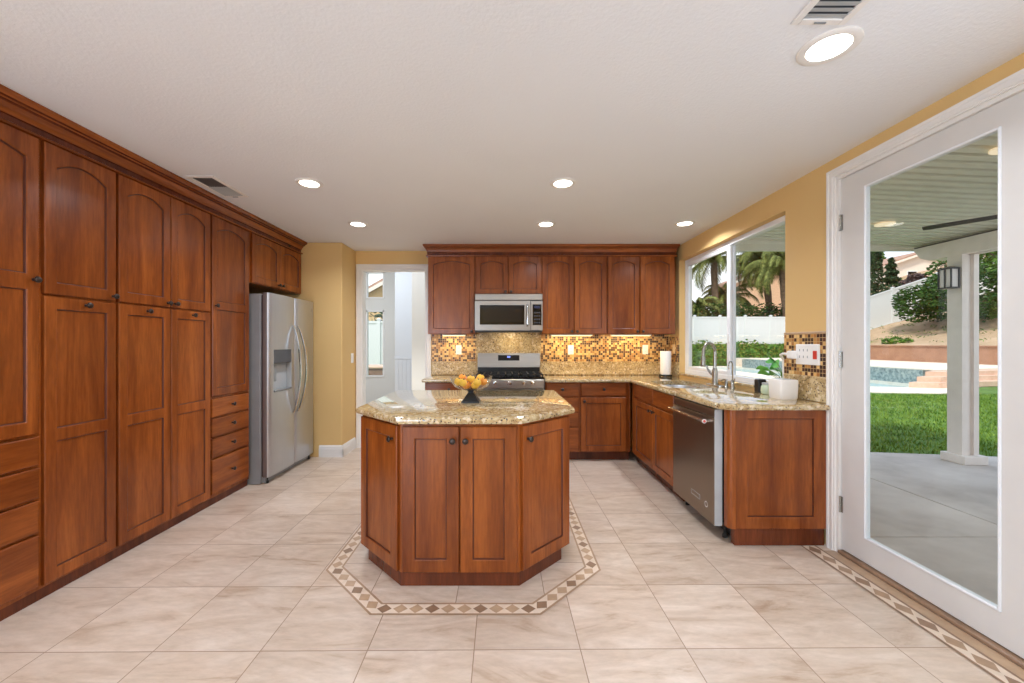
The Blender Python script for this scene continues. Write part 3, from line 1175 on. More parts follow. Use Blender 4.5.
# ------------------------------------------------------------------ microwave
mw = thing('microwave', 'stainless over-the-range microwave with dark glass door', 'microwave', (.056, 4.57, 1.42))
X0, X1, YF = -.331, .440, 4.575
MB().box((X0, YF, 1.425), (X1, YB - .014, 1.858), 0.004).build('body', M['darkgrey'], mw)
MB().box((X0, YF - .028, 1.782), (X1, YF, 1.857), 0.006).build('vent_panel', M['steel_h'], mw)
dm = MB()
mx0, mx1, mz0, mz1 = X0, .300, 1.440, 1.776
wx0, wx1, wz0, wz1 = X0 + .056, .232, 1.505, 1.728
dm.box((mx0, YF - .03, mz0), (wx0, YF, mz1)).box((wx1, YF - .03, mz0), (mx1, YF, mz1)).box((wx0, YF - .03, mz0), (wx1, YF, wz0)).box((wx0, YF - .03, wz1), (wx1, YF, mz1))
dmo = dm.build('door', M['steel_h'], mw)
MB().box((wx0, YF - .027, wz0), (wx1, YF, wz1)).build('window', M['blackgloss'], dmo)
MB().box((wx0 + .03, YF - .0285, wz0 + .03), (wx1 - .03, YF - .026, wz1 - .03)).build('window_screen', plain('dark_screen', (26, 26, 27), 0.08), dmo)
mb = MB()
mb.tube([(.265, YF - .03, 1.49), (.265, YF - .062, 1.51), (.265, YF - .068, 1.61), (.265, YF - .062, 1.715), (.265, YF - .03, 1.735)], .012, 10)
mb.build('handle', M['chrome'], dmo, True)
MB().box((.304, YF - .03, 1.440), (X1, YF, 1.776), 0.003).build('control_frame', M['steel_h'], mw)
cp = MB().box((.325, YF - .033, 1.50), (.425, YF - .02, 1.735), 0.002).build('control_panel', M['blackgloss'], mw)
MB().box((.345, YF - .0345, 1.690), (.405, YF - .032, 1.718)).build('display', plain('dim_display', (40, 48, 74), 0.2), cp)
for i in range(3):
    for j in range(4):
        MB().box((.341 + i * .026, YF - .0345, 1.520 + j * .038), (.359 + i * .026, YF - .0325, 1.536 + j * .038)).build('key', M['keygrey'], cp)
MB().box((X0 + .01, YF - .02, 1.422), (X1 - .01, YF + .2, 1.426)).build('bottom_vent', M['black'], mw)
area('microwave_task_light', (.08, 4.74, 1.418), (R(18), 0, 0), .10, .05, 1.6, (1.0, .78, .45))

# ------------------------------------------------------------------ range
rg = thing('range', 'stainless gas range with black cooktop between the back counters', 'stove', (.06, 4.6, 0))
RX0, RX1 = -.322, .440
MB().box((RX0, 4.36, 0.07), (RX1, 4.95, .905), 0.004).build('body', M['steel_h'], rg)
MB().box((RX0, 4.315, .805), (RX1, 4.36, .905), 0.012, 2).build('control_panel', M['steel_h'], rg)
od = MB().box((RX0, 4.322, .235), (RX1, 4.36, .790), 0.006).build('oven_door', M['steel_h'], rg)
MB().box((RX0 + .10, 4.318, .36), (RX1 - .10, 4.323, .66)).build('oven_window', M['blackgloss'], od)
mb = MB()
mb.tube([(RX0 + .05, 4.275, .745), (RX1 - .05, 4.275, .745)], .012)
for x in (RX0 + .09, RX1 - .09):
    mb.tube([(x, 4.275, .745), (x, 4.325, .745)], .009)
mb.build('handle', M['chrome'], od, True)
MB().box((RX0, 4.330, .075), (RX1, 4.36, .225), 0.005).build('drawer', M['steel_h'], rg)
for x in (-.175, -.098, .06, .214, .304):
    k = MB().lathe([(.022, 0), (.022, .006), (.017, .010), (.016, .030), (.001, .032)], (x, 4.315, .862), (0, -1, 0), 16).build('knob', M['chrome'], rg, True)
    MB().box((x - .003, 4.279, .848), (x + .003, 4.284, .876)).build('knob_grip', M['nickel'], k)
MB().box((RX0 - .004, 4.345, .905), (RX1 + .004, 4.90, .922), 0.004).build('cooktop', M['blackgloss'], rg)
bg = MB()
bg.loops([[(x, 4.885, .918), (x, 4.885, 1.003), (x, 4.870, 1.006), (x, 4.905, 1.172), (x, 4.953, 1.172), (x, 4.953, .918)] for x in (RX0, RX1)])
bgo = bg.build('backguard', M['steel_h'], rg)
MB().box((RX0 + .004, 4.876, .922), (RX1 - .004, 4.886, 1.000)).build('vent_trim', M['black'], bgo)
mb = MB()
f = lambda z: 4.870 + (z - 1.006) * .035 / .166
mb.loops([[(x, f(z) - .002 + o, z) for z, o in ((1.083, 0), (1.148, 0), (1.148, .006), (1.083, .006))] for x in (-.072, .188)])
mb.build('display_panel', M['blackgloss'], bgo)
mb = MB()
mb.loops([[(x, f(z) - .0035 + o, z) for z, o in ((1.118, 0), (1.138, 0), (1.138, .002), (1.118, .002))] for x in (.038, .078)])
mb.build('clock', M['display'], bgo)
for i, x0 in enumerate((RX0 + .015, -.065, .19)):
    mb = MB()
    wdt = .243
    for y in (4.40, 4.62, 4.84):
        mb.box((x0, y, .938), (x0 + wdt, y + .014, .952))
    for k in range(4):
        xx = x0 + k * (wdt - .014) / 3
        mb.box((xx, 4.40, .938), (xx + .014, 4.854, .952))
    for (xx, yy) in ((x0, 4.40), (x0 + wdt - .014, 4.40), (x0, 4.84), (x0 + wdt - .014, 4.84)):
        mb.box((xx, yy, .921), (xx + .014, yy + .014, .940))
    mb.build('grate', M['iron'], rg)
for (x, y) in ((-.19, 4.51), (-.19, 4.74), (.06, 4.62), (.31, 4.51), (.31, 4.74)):
    MB().lathe([(.05, 0), (.05, .006), (.034, .008), (.034, .014), (.001, .015)], (x, y, .9215), (0, 0, 1), 18).build('burner', M['iron'], rg, True)
for (x, y) in ((RX0 + .03, 4.40), (RX1 - .03, 4.40), (RX0 + .03, 4.9), (RX1 - .03, 4.9)):
    MB().lathe([(.02, 0), (.02, .071)], (x, y, 0), (0, 0, 1), 10).build('foot', M['black'], rg)

# ------------------------------------------------------------------ base cabinets, back wall
YF_ = 4.39
PB = run((0, YF_, 0), (1, 0, 0), (0, -1, 0))
g_b = 'base cabinets along the back wall'
CT, CBOT = .905, .866


def base_cab(x0, x1, label):
    c = thing('base_cabinet', label, 'cabinet', ((x0 + x1) / 2, YF_, 0), g_b)
    body(PB, c, x0, x1, .10, CBOT, YB - YF_ - .002, toe=.06)
    return c


c = base_cab(-.868, -.332, 'narrow cherry base cabinet left of the range, mostly behind the island')
drawer_part(PB, c, -.855, -.345, .712, .860, M['wood_x'])
door_part(PB, c, -.855, -.345, .112, .700, [(.17, .642, 0)], (-.38, .65))
c = base_cab(.450, .828, 'cherry four-drawer base cabinet right of the range')
for z0, z1 in ((.708, .860), (.545, .698), (.380, .535), (.112, .370)):
    drawer_part(PB, c, .462, .815, z0, z1, M['wood_x'], kn=(z1 > .8))
c = base_cab(.828, 1.387, 'cherry base cabinet in the corner with one drawer over one door')
drawer_part(PB, c, .842, 1.335, .715, .860, M['wood_x'])
door_part(PB, c, .842, 1.335, .112, .700, [(.17, .642, 0)], (.875, .660))

# ------------------------------------------------------------------ base cabinets under the window
XF = 1.405
PRt = run((XF, 0, 0), (0, 1, 0), (-1, 0, 0))
c = thing('base_cabinet', 'cherry sink base cabinet with two doors beside the dishwasher', 'cabinet', (XF, 3.75, 0), 'base cabinets under the window')
body(PRt, c, 3.262, 4.385, .10, .69, XR - XF - .002, toe=.06)
MB().box((3.262, -.03, .69), (4.385, 0, CBOT), 0, 1, PRt).build('face_frame', M['wood'], c)
drawer_part(PRt, c, 3.735, 4.255, .715, .858, M['wood_h'], kn=False)
drawer_part(PRt, c, 3.275, 3.725, .715, .858, M['wood_h'], kn=False)
door_part(PRt, c, 3.735, 4.255, .112, .700, [(.17, .642, 0)], (3.775, .655))
door_part(PRt, c, 3.275, 3.725, .112, .700, [(.17, .642, 0)], (3.685, .655))

pe = thing('end_panel', 'cherry end panel closing the counter run beside the patio door', 'cabinet', (1.72, 2.54, 0))
MB().box((1.466, 2.552, .112), (XR - .018, 2.592, CBOT)).build('back_panel', M['wood'], pe)
PE = run((0, 2.552, 0), (1, 0, 0), (0, -1, 0))
mb = MB()
panel_door(mb, PE, 1.466, XR - .018, .112, CBOT, [(.185, .815, 0)], .075)
mb.build('face_panel', [M['wood'], M['glaze']], pe)
mb = MB()
prof = []
for k in range(9):
    a = math.pi / 2 * k / 8
    prof.append((1.458 - .032 * math.sin(a), 2.564 - .032 * math.cos(a)))
prof += [(1.426, 2.592), (1.466, 2.592), (1.466, 2.532)]
mb.loops([[(x, y, z) for x, y in prof] for z in (.112, CBOT)])
mb.build('corner_post', M['wood'], pe, True)
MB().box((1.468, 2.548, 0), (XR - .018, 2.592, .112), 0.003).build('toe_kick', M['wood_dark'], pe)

# ------------------------------------------------------------------ dishwasher
dw = thing('dishwasher', 'stainless dishwasher with bar handle under the window counter', 'dishwasher', (1.5, 2.93, 0))
XD = 1.372
MB().box((1.44, 2.632, .11), (2.03, 3.240, .855), 0.003).build('tub', M['black'], dw)
do = MB().box((XD, 2.612, .096), (1.424, 3.248, .800), 0.005, 2).build('door', M['steel_dw'], dw)
MB().box((XD + .006, 2.614, .804), (1.424, 3.248, .856), 0.006, 2).build('control_strip', M['steel_dw'], dw)
MB().box((1.424, 2.64, .108), (1.442, 3.235, .85)).build('door_liner', M['black'], dw)
mb = MB()
mb.tube([(XD - .042, 2.66, .772), (XD - .042, 3.225, .772)], .0115, 14)
mb.tube([(XD - .042, 2.672, .772), (XD + .002, 2.672, .772)], .0105, 12)
mb.tube([(XD - .042, 3.213, .772), (XD + .002, 3.213, .772)], .0105, 12)
MB().box((XD + .003, 2.609, .098), (1.424, 2.613, .856)).build('lit_door_edge', M['lightgrey'], do)  # lit side of the door, its brightness put into the lighter grey
hd = mb.build('handle', M['chrome'], do, True)
MB().lathe([(.014, 0), (.014, .004), (.001, .005)], (XD - .042, 2.66, .772), (0, -1, 0), 18).build('handle_medallion', M['plastic'], hd, True)
MB().lathe([(.009, 0), (.009, .0015), (.001, .002)], (XD - .042, 2.6555, .772), (0, -1, 0), 18).build('medallion_centre', M['red'], hd)
mb = MB()   # outline plate and ring emblem low on the door
for (y0, y1, z0, z1) in ((2.80, 2.93, .226, .229), (2.80, 2.93, .196, .199), (2.80, 2.803, .196, .229), (2.927, 2.93, .196, .229)):
    mb.box((XD - .0012, y0, z0), (XD + .001, y1, z1))
mb.build('badge_outline', M['lightgrey'], do)
mb = MB()
n = 24
L = [[(XD - .0015, 2.712 + r * math.cos(2 * math.pi * k / n), .200 + r * math.sin(2 * math.pi * k / n)) for k in range(n)] for r in (.020, .015)]
mb.loops(L, False, False)
mb.build('ring_emblem', M['plastic'], do)
for yy in (2.66, 3.2):
    MB().lathe([(.017, 0), (.017, .02), (.010, .03), (.010, .111)], (1.47, yy, 0), (0, 0, 1), 10).build('foot', M['black'], dw)
MB().box((1.50, 2.632, .015), (1.515, 3.24, .11)).build('toe_plate', M['black'], dw)

# ------------------------------------------------------------------ countertops
def slab(name, poly, zb, zt, r=0.014, hole=None, mat=None, parent=None):
    mb = MB()
    bm = mb.bm
    prof = [(r * .9, zb), (r * .3, zb + r * .25), (0, zb + r * .9), (0, zt - r * .9), (r * .3, zt - r * .28), (r * .95, zt)]
    rows = []
    for d, z in prof:
        pp = inset(poly, d)
        rows.append([mb.v((x, y, z)) for x, y in pp])
    n = len(poly)
    for r0, r1 in zip(rows, rows[1:]):
        for i in range(n):
            j = (i + 1) % n
            mb.f([r0[i], r0[j], r1[j], r1[i]])
    for row, z in ((rows[-1], zt), (rows[0], zb)):
        if hole:
            hv = [mb.v((x, y, z)) for x, y in hole]
            es = []
            for lst in (row, hv):
                for i in range(len(lst)):
                    e = bm.edges.get((lst[i], lst[(i + 1) % len(lst)])) or bm.edges.new((lst[i], lst[(i + 1) % len(lst)]))
                    es.append(e)
            bmesh.ops.triangle_fill(bm, edges=es, use_beauty=True)
            if row is rows[-1]:
                ht = hv
            else:
                for i in range(len(hv)):
                    j = (i + 1) % len(hv)
                    mb.f([ht[i], ht[j], hv[j], hv[i]])
        else:
            mb.f(row)
    return mb


def rrect(x0, x1, y0, y1, r, k=6):
    out = []
    for cx, cy, a0 in ((x1 - r, y1 - r, 0), (x0 + r, y1 - r, 90), (x0 + r, y0 + r, 180), (x1 - r, y0 + r, 270)):
        for i in range(k + 1):
            a = R(a0 + 90 * i / k)
            out.append((cx + r * math.cos(a), cy + r * math.sin(a)))
    return out


def shaped(x0, x1, y0, y1, bow, k=10):
    """kidney shaped sink opening, round outer corners"""
    return rrect(x0, x1, y0, y1, .12, 8)


HOLE = shaped(1.475, 1.865, 3.42, 4.13, 0)
Lp = [(.447, YB - .013), (.447, 4.335), (1.365, 4.335), (1.365, 2.565), (1.425, 2.502), (XR - .022, 2.502), (XR - .022, YB - .013)]
mb = slab('countertop', Lp, CBOT, CT, hole=HOLE)
tag(mb.build('countertop', M['granite'], None, True, base=(1.2, 4.5, CBOT)), 'granite countertop turning the corner from the range to the patio door', 'countertop')
mb = slab('countertop', [(-.893, YB - .013), (-.893, 4.335), (-.330, 4.335), (-.330, YB - .013)], CBOT, CT)
tag(mb.build('countertop', M['granite'], None, True, base=(-.6, 4.6, CBOT)), 'short granite countertop left of the range by the doorway', 'countertop')

# sink
sk = thing('sink', 'stainless double-bowl sink set into the granite below the window', 'sink', (1.67, 3.78, .70))


def bowl(x0, x1, y0, y1, zt, dep, parent):
    mb = MB()
    n = 6
    rim0 = rrect(x0 - .012, x1 + .012, y0 - .012, y1 + .012, .125, n)
    L = [[(x, y, zt) for x, y in rim0]]
    for d, z in ((0, zt), (.004, zt - .01), (.010, zt - dep + .04), (.028, zt - dep + .008), (.05, zt - dep)):
        L.append([(x, y, z) for x, y in rrect(x0 + d, x1 - d, y0 + d, y1 - d, max(.03, .115 - d), n)])
    mb.loops(L, False, True)
    return mb.build('basin', M['steel'], parent, True)


for y0, y1 in ((3.43, 3.765), (3.785, 4.12)):
    bo = bowl(1.485, 1.855, y0, y1, CBOT - .001, .17, sk)
    MB().lathe([(.042, 0), (.042, .003), (.03, .003), (.028, .001), (.001, .001)], (1.68, (y0 + y1) / 2, CBOT - .171), (0, 0, 1), 20).build('drain', M['chrome'], bo, True)

# ------------------------------------------------------------------ faucet and friends
def arc(c, r, a0, a1, n, d, up=(0, 0, 1)):
    c, d, up = Vector(c), Vector(d), Vector(up)
    return [tuple(c + d * (r * math.cos(R(a0 + (a1 - a0) * k / n))) + up * (r * math.sin(R(a0 + (a1 - a0) * k / n)))) for k in range(n + 1)]


fa = thing('faucet', 'brushed nickel pull-down gooseneck faucet behind the sink', 'faucet', (1.93, 3.66, CT))
MB().loops([[(x, y, z) for x, y in rrect(1.895, 1.965, 3.53, 3.79, .034)] for z in (CT, CT + .008)]).build('deck_plate', M['nickel'], fa)
MB().lathe([(.030, .008), (.030, .02), (.026, .03), (.024, .13), (.019, .155), (.016, .16)], (1.93, 3.66, CT), (0, 0, 1), 20).build('body', M['nickel'], fa, True)
dirv = Vector((-.86, -.51, 0)).normalized()
cc = Vector((1.93, 3.66, 1.205)) + dirv * .088
path = [(1.93, 3.66, 1.06), (1.93, 3.66, 1.13)] + arc(cc, .088, 180, 0, 16, dirv) + [tuple(cc + dirv * .090 + Vector((0, 0, -.03)))]
MB().tube(path, .0135, 12).build('spout', M['nickel'], fa, True)
tip = cc + dirv * .090 + Vector((0, 0, -.03))
MB().lathe([(.014, 0), (.017, .01), (.020, .05), (.022, .085), (.020, .092), (.001, .093)], tuple(tip), (0, 0, -1), 16).build('spray_head', M['nickel'], fa, True)
MB().tube([(1.93, 3.685, 1.0), (1.925, 3.71, 1.005), (1.905, 3.73, 1.04), (1.89, 3.735, 1.085)], [.012, .011, .009, .007], 10).build('lever', M['nickel'], fa, True)
sd = thing('soap_dispenser', 'small nickel soap pump between the two faucets', 'soap dispenser', (1.945, 3.50, CT))
MB().lathe([(.020, 0), (.020, .008), (.013, .014), (.012, .05), (.009, .055), (.009, .075), (.001, .076)], (1.945, 3.50, CT), (0, 0, 1), 16).build('body', M['nickel'], sd, True)
MB().tube([(1.945, 3.50, CT + .068), (1.915, 3.49, CT + .072), (1.885, 3.48, CT + .062)], .006, 8).build('nozzle', M['nickel'], sd, True)
ff = thing('filter_faucet', 'slim nickel drinking-water faucet with tall thin spout', 'faucet', (1.965, 3.44, CT))
MB().lathe([(.022, 0), (.022, .007), (.014, .02), (.012, .065), (.008, .07)], (1.965, 3.44, CT), (0, 0, 1), 16).build('body', M['nickel'], ff, True)
d2v = Vector((-.8, -.6, 0)).normalized()
c2 = Vector((1.965, 3.44, 1.10)) + d2v * .035
MB().tube([(1.965, 3.44, .97), (1.965, 3.44, 1.07)] + arc(c2, .035, 180, 0, 10, d2v) + [tuple(c2 + d2v * .035 + Vector((0, 0, -.03)))], .006, 8).build('spout', M['nickel'], ff, True)
MB().tube([(1.965, 3.43, .955), (1.96, 3.405, .958), (1.958, 3.395, .99)], .005, 8).build('lever', M['nickel'], ff, True)

# paper towel
ph = thing('paper_towel_holder', 'black paper towel stand on the back counter corner', 'paper towel holder', (1.94, 4.80, CT))
MB().lathe([(.076, 0), (.076, .010), (.068, .014), (.001, .015)], (1.94, 4.80, CT), (0, 0, 1), 28).build('base', M['black'], ph, True)
MB().tube([(1.94, 4.80, CT + .012), (1.94, 4.80, CT + .325)], .007, 10).build('rod', M['black'], ph, True)
mb = MB()
mb.lathe([(.020, 0), (.061, 0), (.063, .004), (.063, .276), (.061, .280), (.020, .280), (.020, 0)], (1.94, 4.80, CT + .0155), (0, 0, 1), 32, False)
tag(mb.build('paper_towel_roll', M['paper'], None, True, base=(1.94, 4.80, CT + .0155)), 'white paper towel roll standing in the back counter corner', 'paper towels')

# white cube box
wb = thing('white_box', 'white cube-shaped box on the counter end below the wall adapter', 'box', (1.945, 2.79, CT))
mb = MB()
mb.loops([[(x, y, z) for x, y in rrect(1.947 - a, 1.947 + a, 2.79 - b_, 2.79 + b_, .012, 4)] for a, b_, z in ((.056, .060, CT), (.060, .065, CT + .008), (.064, .068, CT + .122), (.062, .066, CT + .132), (.056, .060, CT + .135))])
mb.build('body', M['plastic'], wb, True)
MB().box((1.905, 2.735, CT + .1345), (1.989, 2.845, CT + .137), 0.001).build('top_panel', M['lightgrey'], wb)

# outlets
def outlet(P, u, z, label, w=.07, h=.115, mat='plastic', kind='outlet', name='wall_outlet'):
    t_ = thing(name, label, kind, P(u, 0, z))
    MB().box((u - w / 2, 0, z - h / 2), (u + w / 2, .006, z + h / 2), 0.002, 1, P).build('cover_plate', M[mat], t_)
    ins = MB().box((u - .017, .005, z - .034), (u + .017, .0085, z + .034), 0.002, 1, P).build('receptacle' if 'outlet' in name else 'rocker', M[mat], t_)
    if 'outlet' in name:
        mb = MB()
        for dz in (-.019, .019):
            for du in (-.007, .007):
                mb.box((u + du - .0012, .0083, z + dz - .005), (u + du + .0012, .0088, z + dz + .005), 0, 1, P)
        mb.build('slots', M['black'], ins)
    return t_


PBs = run((0, YB - .008, 0), (1, 0, 0), (0, -1, 0))
outlet(PBs, -.562, 1.213, 'white outlet on the mosaic left of the range')
outlet(PBs, .828, 1.213, 'white outlet on the mosaic midway between range and corner')
outlet(PBs, 1.752, 1.215, 'white outlet on the mosaic beside the paper towel roll')
PRs = run((XR - .008, 0, 0), (0, 1, 0), (-1, 0, 0))
outlet(PRs, 4.83, 1.222, 'cream switch on the side mosaic behind the paper towels', .07, .115, 'cream', 'light switch', 'light_switch')
PJ = run((-1.843, 0, 0), (0, 1, 0), (1, 0, 0))
outlet(PJ, 4.85, 1.115, 'white light switch on the narrow yellow wall by the doorway', .07, .115, 'plastic', 'light switch', 'light_switch')
wa = thing('wall_adapter', 'white outlet adapter with red mark on the mosaic above the box', 'outlet', (XR - .008, 2.72, 1.21))
MB().box((2.592, 0, 1.145), (2.800, .012, 1.283), 0.004, 1, PRs).build('cover_plate', M['plastic'], wa)
MB().box((2.606, .012, 1.185), (2.640, .016, 1.24), 0.002, 1, PRs).build('red_mark', M['red'], wa)
mb = MB()
for du in (.05, .085, .12):
    for dz in (.03, .075):
        mb.box((2.638 + du, .012, 1.16 + dz), (2.643 + du, .0128, 1.176 + dz), 0, 1, PRs)
mb.build('slots', M['midgrey'], wa)
pg = MB().box((2.775, .012, 1.182), (2.84, .05, 1.238), 0.01, 2, PRs).build('plug', M['plastic'], wa)
MB().tube([PRs(2.83, .03, 1.212), PRs(2.90, .03, 1.214), PRs(2.95, .012, 1.204), PRs(2.97, -.02, 1.17), PRs(2.975, -.03, 1.06), PRs(2.975, -.03, .956)], .009, 8).build('cord', M['plastic'], pg, True)

# things on the window sill
bx = thing('black_canister', 'small black square canister at the window sill beside the plant', 'canister', (2.02, 3.14, CT))
MB().box((1.985, 3.115, CT), (2.045, 3.175, CT + .10), 0.004).build('body', M['black'], bx)
MB().box((1.990, 3.120, CT + .10), (2.040, 3.170, CT + .104), 0.001).build('lid', M['darkgrey'], bx)
jr = thing('jar', 'round pale jar between the black canister and white box', 'jar', (2.0, 3.03, CT))
MB().lathe([(.030, 0), (.037, .006), (.040, .03), (.037, .06), (.030, .068), (.030, .074)], (1.99, 3.03, CT), (0, 0, 1), 20).build('body', plain('celadon', (190, 206, 176), .25), jr, True)
MB().lathe([(.032, .074), (.032, .086), (.001, .088)], (1.99, 3.03, CT), (0, 0, 1), 20).build('lid', M['lightgrey'], jr, True)
pl = thing('potted_plant', 'green leafy plant in a glass vase on the window sill', 'plant', (2.085, 2.985, WZ0 + .004))
pz = WZ0 + .004
MB().lathe([(.022, 0), (.030, .01), (.033, .05), (.026, .085), (.028, .095)], (2.085, 2.985, pz), (0, 0, 1), 18, False).build('vase', M['bowlglass'], pl, True)
rnd = random.Random(3)
stm, lvs = MB(), MB()
for k in range(11):
    a = rnd.uniform(0, 6.28)
    rr, hh = rnd.uniform(.04, .15), rnd.uniform(.09, .20)
    dx, dy = math.cos(a) * rr * .3 - .03, abs(math.sin(a)) * rr * .9 + .035
    tp = Vector((2.085 + dx, 2.985 + dy, pz + hh))
    stm.tube([(2.085, 2.985, pz + .03), (2.085 + dx * .3, 2.985 + dy * .3, pz + hh * .7), tuple(tp)], .0022, 6)
    u = Vector((dx, abs(dy) + .01, .02)).normalized()
    sdv = (u.cross(Vector((0, 0, 1))).normalized() * .7 + Vector((.25, 0, rnd.choice((-1, 1)) * .8))).normalized()
    ln, wd = rnd.uniform(.065, .10), rnd.uniform(.022, .034)
    rows = []
    for s, wv, dz in ((0, .15, 0), (.25, .9, .006), (.5, 1, .008), (.78, .6, 0), (1, .02, -.012)):
        c_ = tp + u * (ln * s) + Vector((0, 0, dz))
        rows.append([tuple(c_ - sdv * wd * wv), tuple(c_ - Vector((0, 0, .004))), tuple(c_ + sdv * wd * wv), tuple(c_ + Vector((0, 0, .0015)))])
    lvs.loops(rows)
stm.build('stems', M['leafmid'], pl, True)
lf = lvs.build('leaves', M['leafhouse'], pl, True)

# ------------------------------------------------------------------ island
isl = thing('kitchen_island', 'cherry kitchen island with clipped front corners and granite top', 'island', (-.225, 2.7, 0))
bx0, bx1, by0, by1, bc = -.858, .392, 2.115, 3.27, .312
bod = [(bx0 + bc, by0), (bx1 - bc, by0), (bx1, by0 + bc), (bx1, by1), (bx0, by1), (bx0, by0 + bc)]
mb = MB()
mb.loops([[(x, y, z) for x, y in bod] for z in (.078, CBOT)])
mb.build('body', M['wood'], isl)
tb0, tb1 = bx0 + .05, bx1 - .05
toe = [(bx0 + bc - .002, by0 + .008), (bx1 - bc + .002, by0 + .008), (tb1, by0 + bc - .04), (tb1, by1 - .05), (tb0, by1 - .05), (tb0, by0 + bc - .04)]
mb = MB()
mb.loops([[(x, y, z) for x, y in toe] for z in (0.002, .078)])
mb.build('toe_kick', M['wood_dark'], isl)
PI_ = run((0, by0, 0), (1, 0, 0), (0, -1, 0))
xm = -.233
door_part(PI_, isl, bx0 + bc + .012, xm - .003, .085, .852, [(.15, .79, 0)], (xm - .035, .78), .062)
door_part(PI_, isl, xm + .003, bx1 - bc - .012, .085, .852, [(.15, .79, 0)], (xm + .032, .78), .062)
Lc = bc * math.sqrt(2)
PC1 = run((bx0, by0 + bc, 0), (1, -1, 0), (-1, -1, 0))
door_part(PC1, isl, .016, Lc - .012, .085, .852, [(.15, .79, 0)], (Lc - .052, .78), .062)
PC2 = run((bx1 - bc, by0, 0), (1, 1, 0), (1, -1, 0))
door_part(PC2, isl, .012, Lc - .016, .085, .852, [(.15, .79, 0)], (.048, .78), .062)
tx0, tx1, ty0, ty1, tc = -.890, .425, 2.068, 3.305, .332
top = [(tx0 + tc, ty0), (tx1 - tc, ty0), (tx1, ty0 + tc), (tx1, ty1), (tx0, ty1), (tx0, ty0 + tc)]
slab('countertop', top, CBOT, CT, .016).build('countertop', M['granite'], isl, True)

# bowl with fruit
fb = thing('fruit_bowl', 'clear glass bowl on a black square pedestal on the island', 'bowl', (-.216, 2.62, CT))
bxc, byc = -.216, 2.62
mb = MB()


def sq(h, z):
    return [(bxc + a * h, byc + b_ * h, z) for a, b_ in ((-1, -1), (1, -1), (1, 1), (-1, 1))]


mb.loops([sq(.058, CT), sq(.058, CT + .013), sq(.047, CT + .018), sq(.044, CT + .026), sq(.030, CT + .048), sq(.018, CT + .062), sq(.016, CT + .070), sq(.026, CT + .080)])
mb.build('pedestal', M['black'], fb)
mb = MB()
outer = [(.026, .078), (.066, .083), (.106, .102), (.130, .134), (.141, .170)]
inner = [(.138, .170), (.126, .135), (.102, .105), (.062, .087), (.001, .083)]
mb.lathe(outer + inner, (bxc, byc, CT), (0, 0, 1), 32, True)
mb.build('glass_bowl', M['bowlglass'], fb, True)
rnd = random.Random(11)
spots = [(-.029, -.029, .1125), (.029, -.029, .1125), (-.029, .029, .1125), (.029, .029, .1125), (-.083, -.012, .1335), (.083, -.012, .1335), (-.046, -.078, .1345), (.046, -.079, .1345), (.0, -.004, .150), (-.046, .078, .1345), (.046, .076, .1345), (-.060, .030, .156), (.060, .028, .156)]
whr = ['at the bottom, left of the pair in front', 'at the bottom, right of the pair in front', 'at the bottom rear left', 'at the bottom rear right', 'touching the left rim side', 'touching the right rim side', 'at the front left', 'at the front right', 'in the middle of the top', 'at the back left', 'at the back right', 'high on the left', 'high on the right']
for k, (dx, dy, dz) in enumerate(spots):
    my = k in (1, 4, 6, 7, 8, 12)
    t_ = thing('fruit', ('yellow' if my else 'orange') + ' round fruit in the glass bowl, ' + whr[k], 'fruit', (bxc + dx, byc + dy, CT + dz), 'fruit in the glass bowl')
    MB().ball((bxc + dx, byc + dy, CT + dz), .0265, 3, (1, 1, .94)).build('flesh', M['yellow' if my else 'orange'], t_, 'all')
    MB().lathe([(.005, 0), (.004, .003), (.001, .004)], (bxc + dx + .008, byc + dy - .012, CT + dz + .022), (.2, -.4, 1), 8).build('stem_end', M['black'], t_)

# ------------------------------------------------------------------ recessed lights and vents
def downlight(x, y, label, watts, r=.088):
    t_ = thing('recessed_light', label, 'ceiling light', (x, y, CEIL), 'recessed ceiling lights')
    MB().lathe([(r * .72, 0), (r * .74, .006), (r * .96, .009), (r * 1.05, .004), (r * 1.06, 0)], (x, y, CEIL), (0, 0, -1), 36, False).build('trim_ring', M['white'], t_, True)
    MB().lathe([(r * .73, .001), (r * .73, .005), (.001, .0055)], (x, y, CEIL), (0, 0, -1), 36).build('lens', M['lamp'], t_)
    l = area('downlight_beam', (x, y, CEIL - .012), (0, 0, 0), r * 1.3, r * 1.3, watts, (.92, .98, 1.08), 'DISK', 150)
    return t_


W = 8.3
downlight(-1.397, 2.87, 'recessed ceiling light nearest the left cabinets and ceiling vent', W)
downlight(.422, 2.87, 'recessed ceiling light above the right edge of the island', W)
downlight(-1.405, 3.85, 'recessed ceiling light in front of the refrigerator', W * 1.3)
downlight(.404, 3.85, 'recessed ceiling light in front of the microwave', W * 1.2)
downlight(1.73, 3.83, 'recessed ceiling light over the sink near the window wall', W * 1.3)
downlight(1.262, 1.555, 'large-looking recessed ceiling light beside the white vent near the patio door', W, .098)
for (x, y) in ((-1.4, 1.2), (-1.4, -.8), (.42, -.8), (1.26, -1.2)):
    area('downlight_beam', (x, y, CEIL - .012), (0, 0, 0), .11, .11, W, (.92, .98, 1.08), 'DISK', 150)


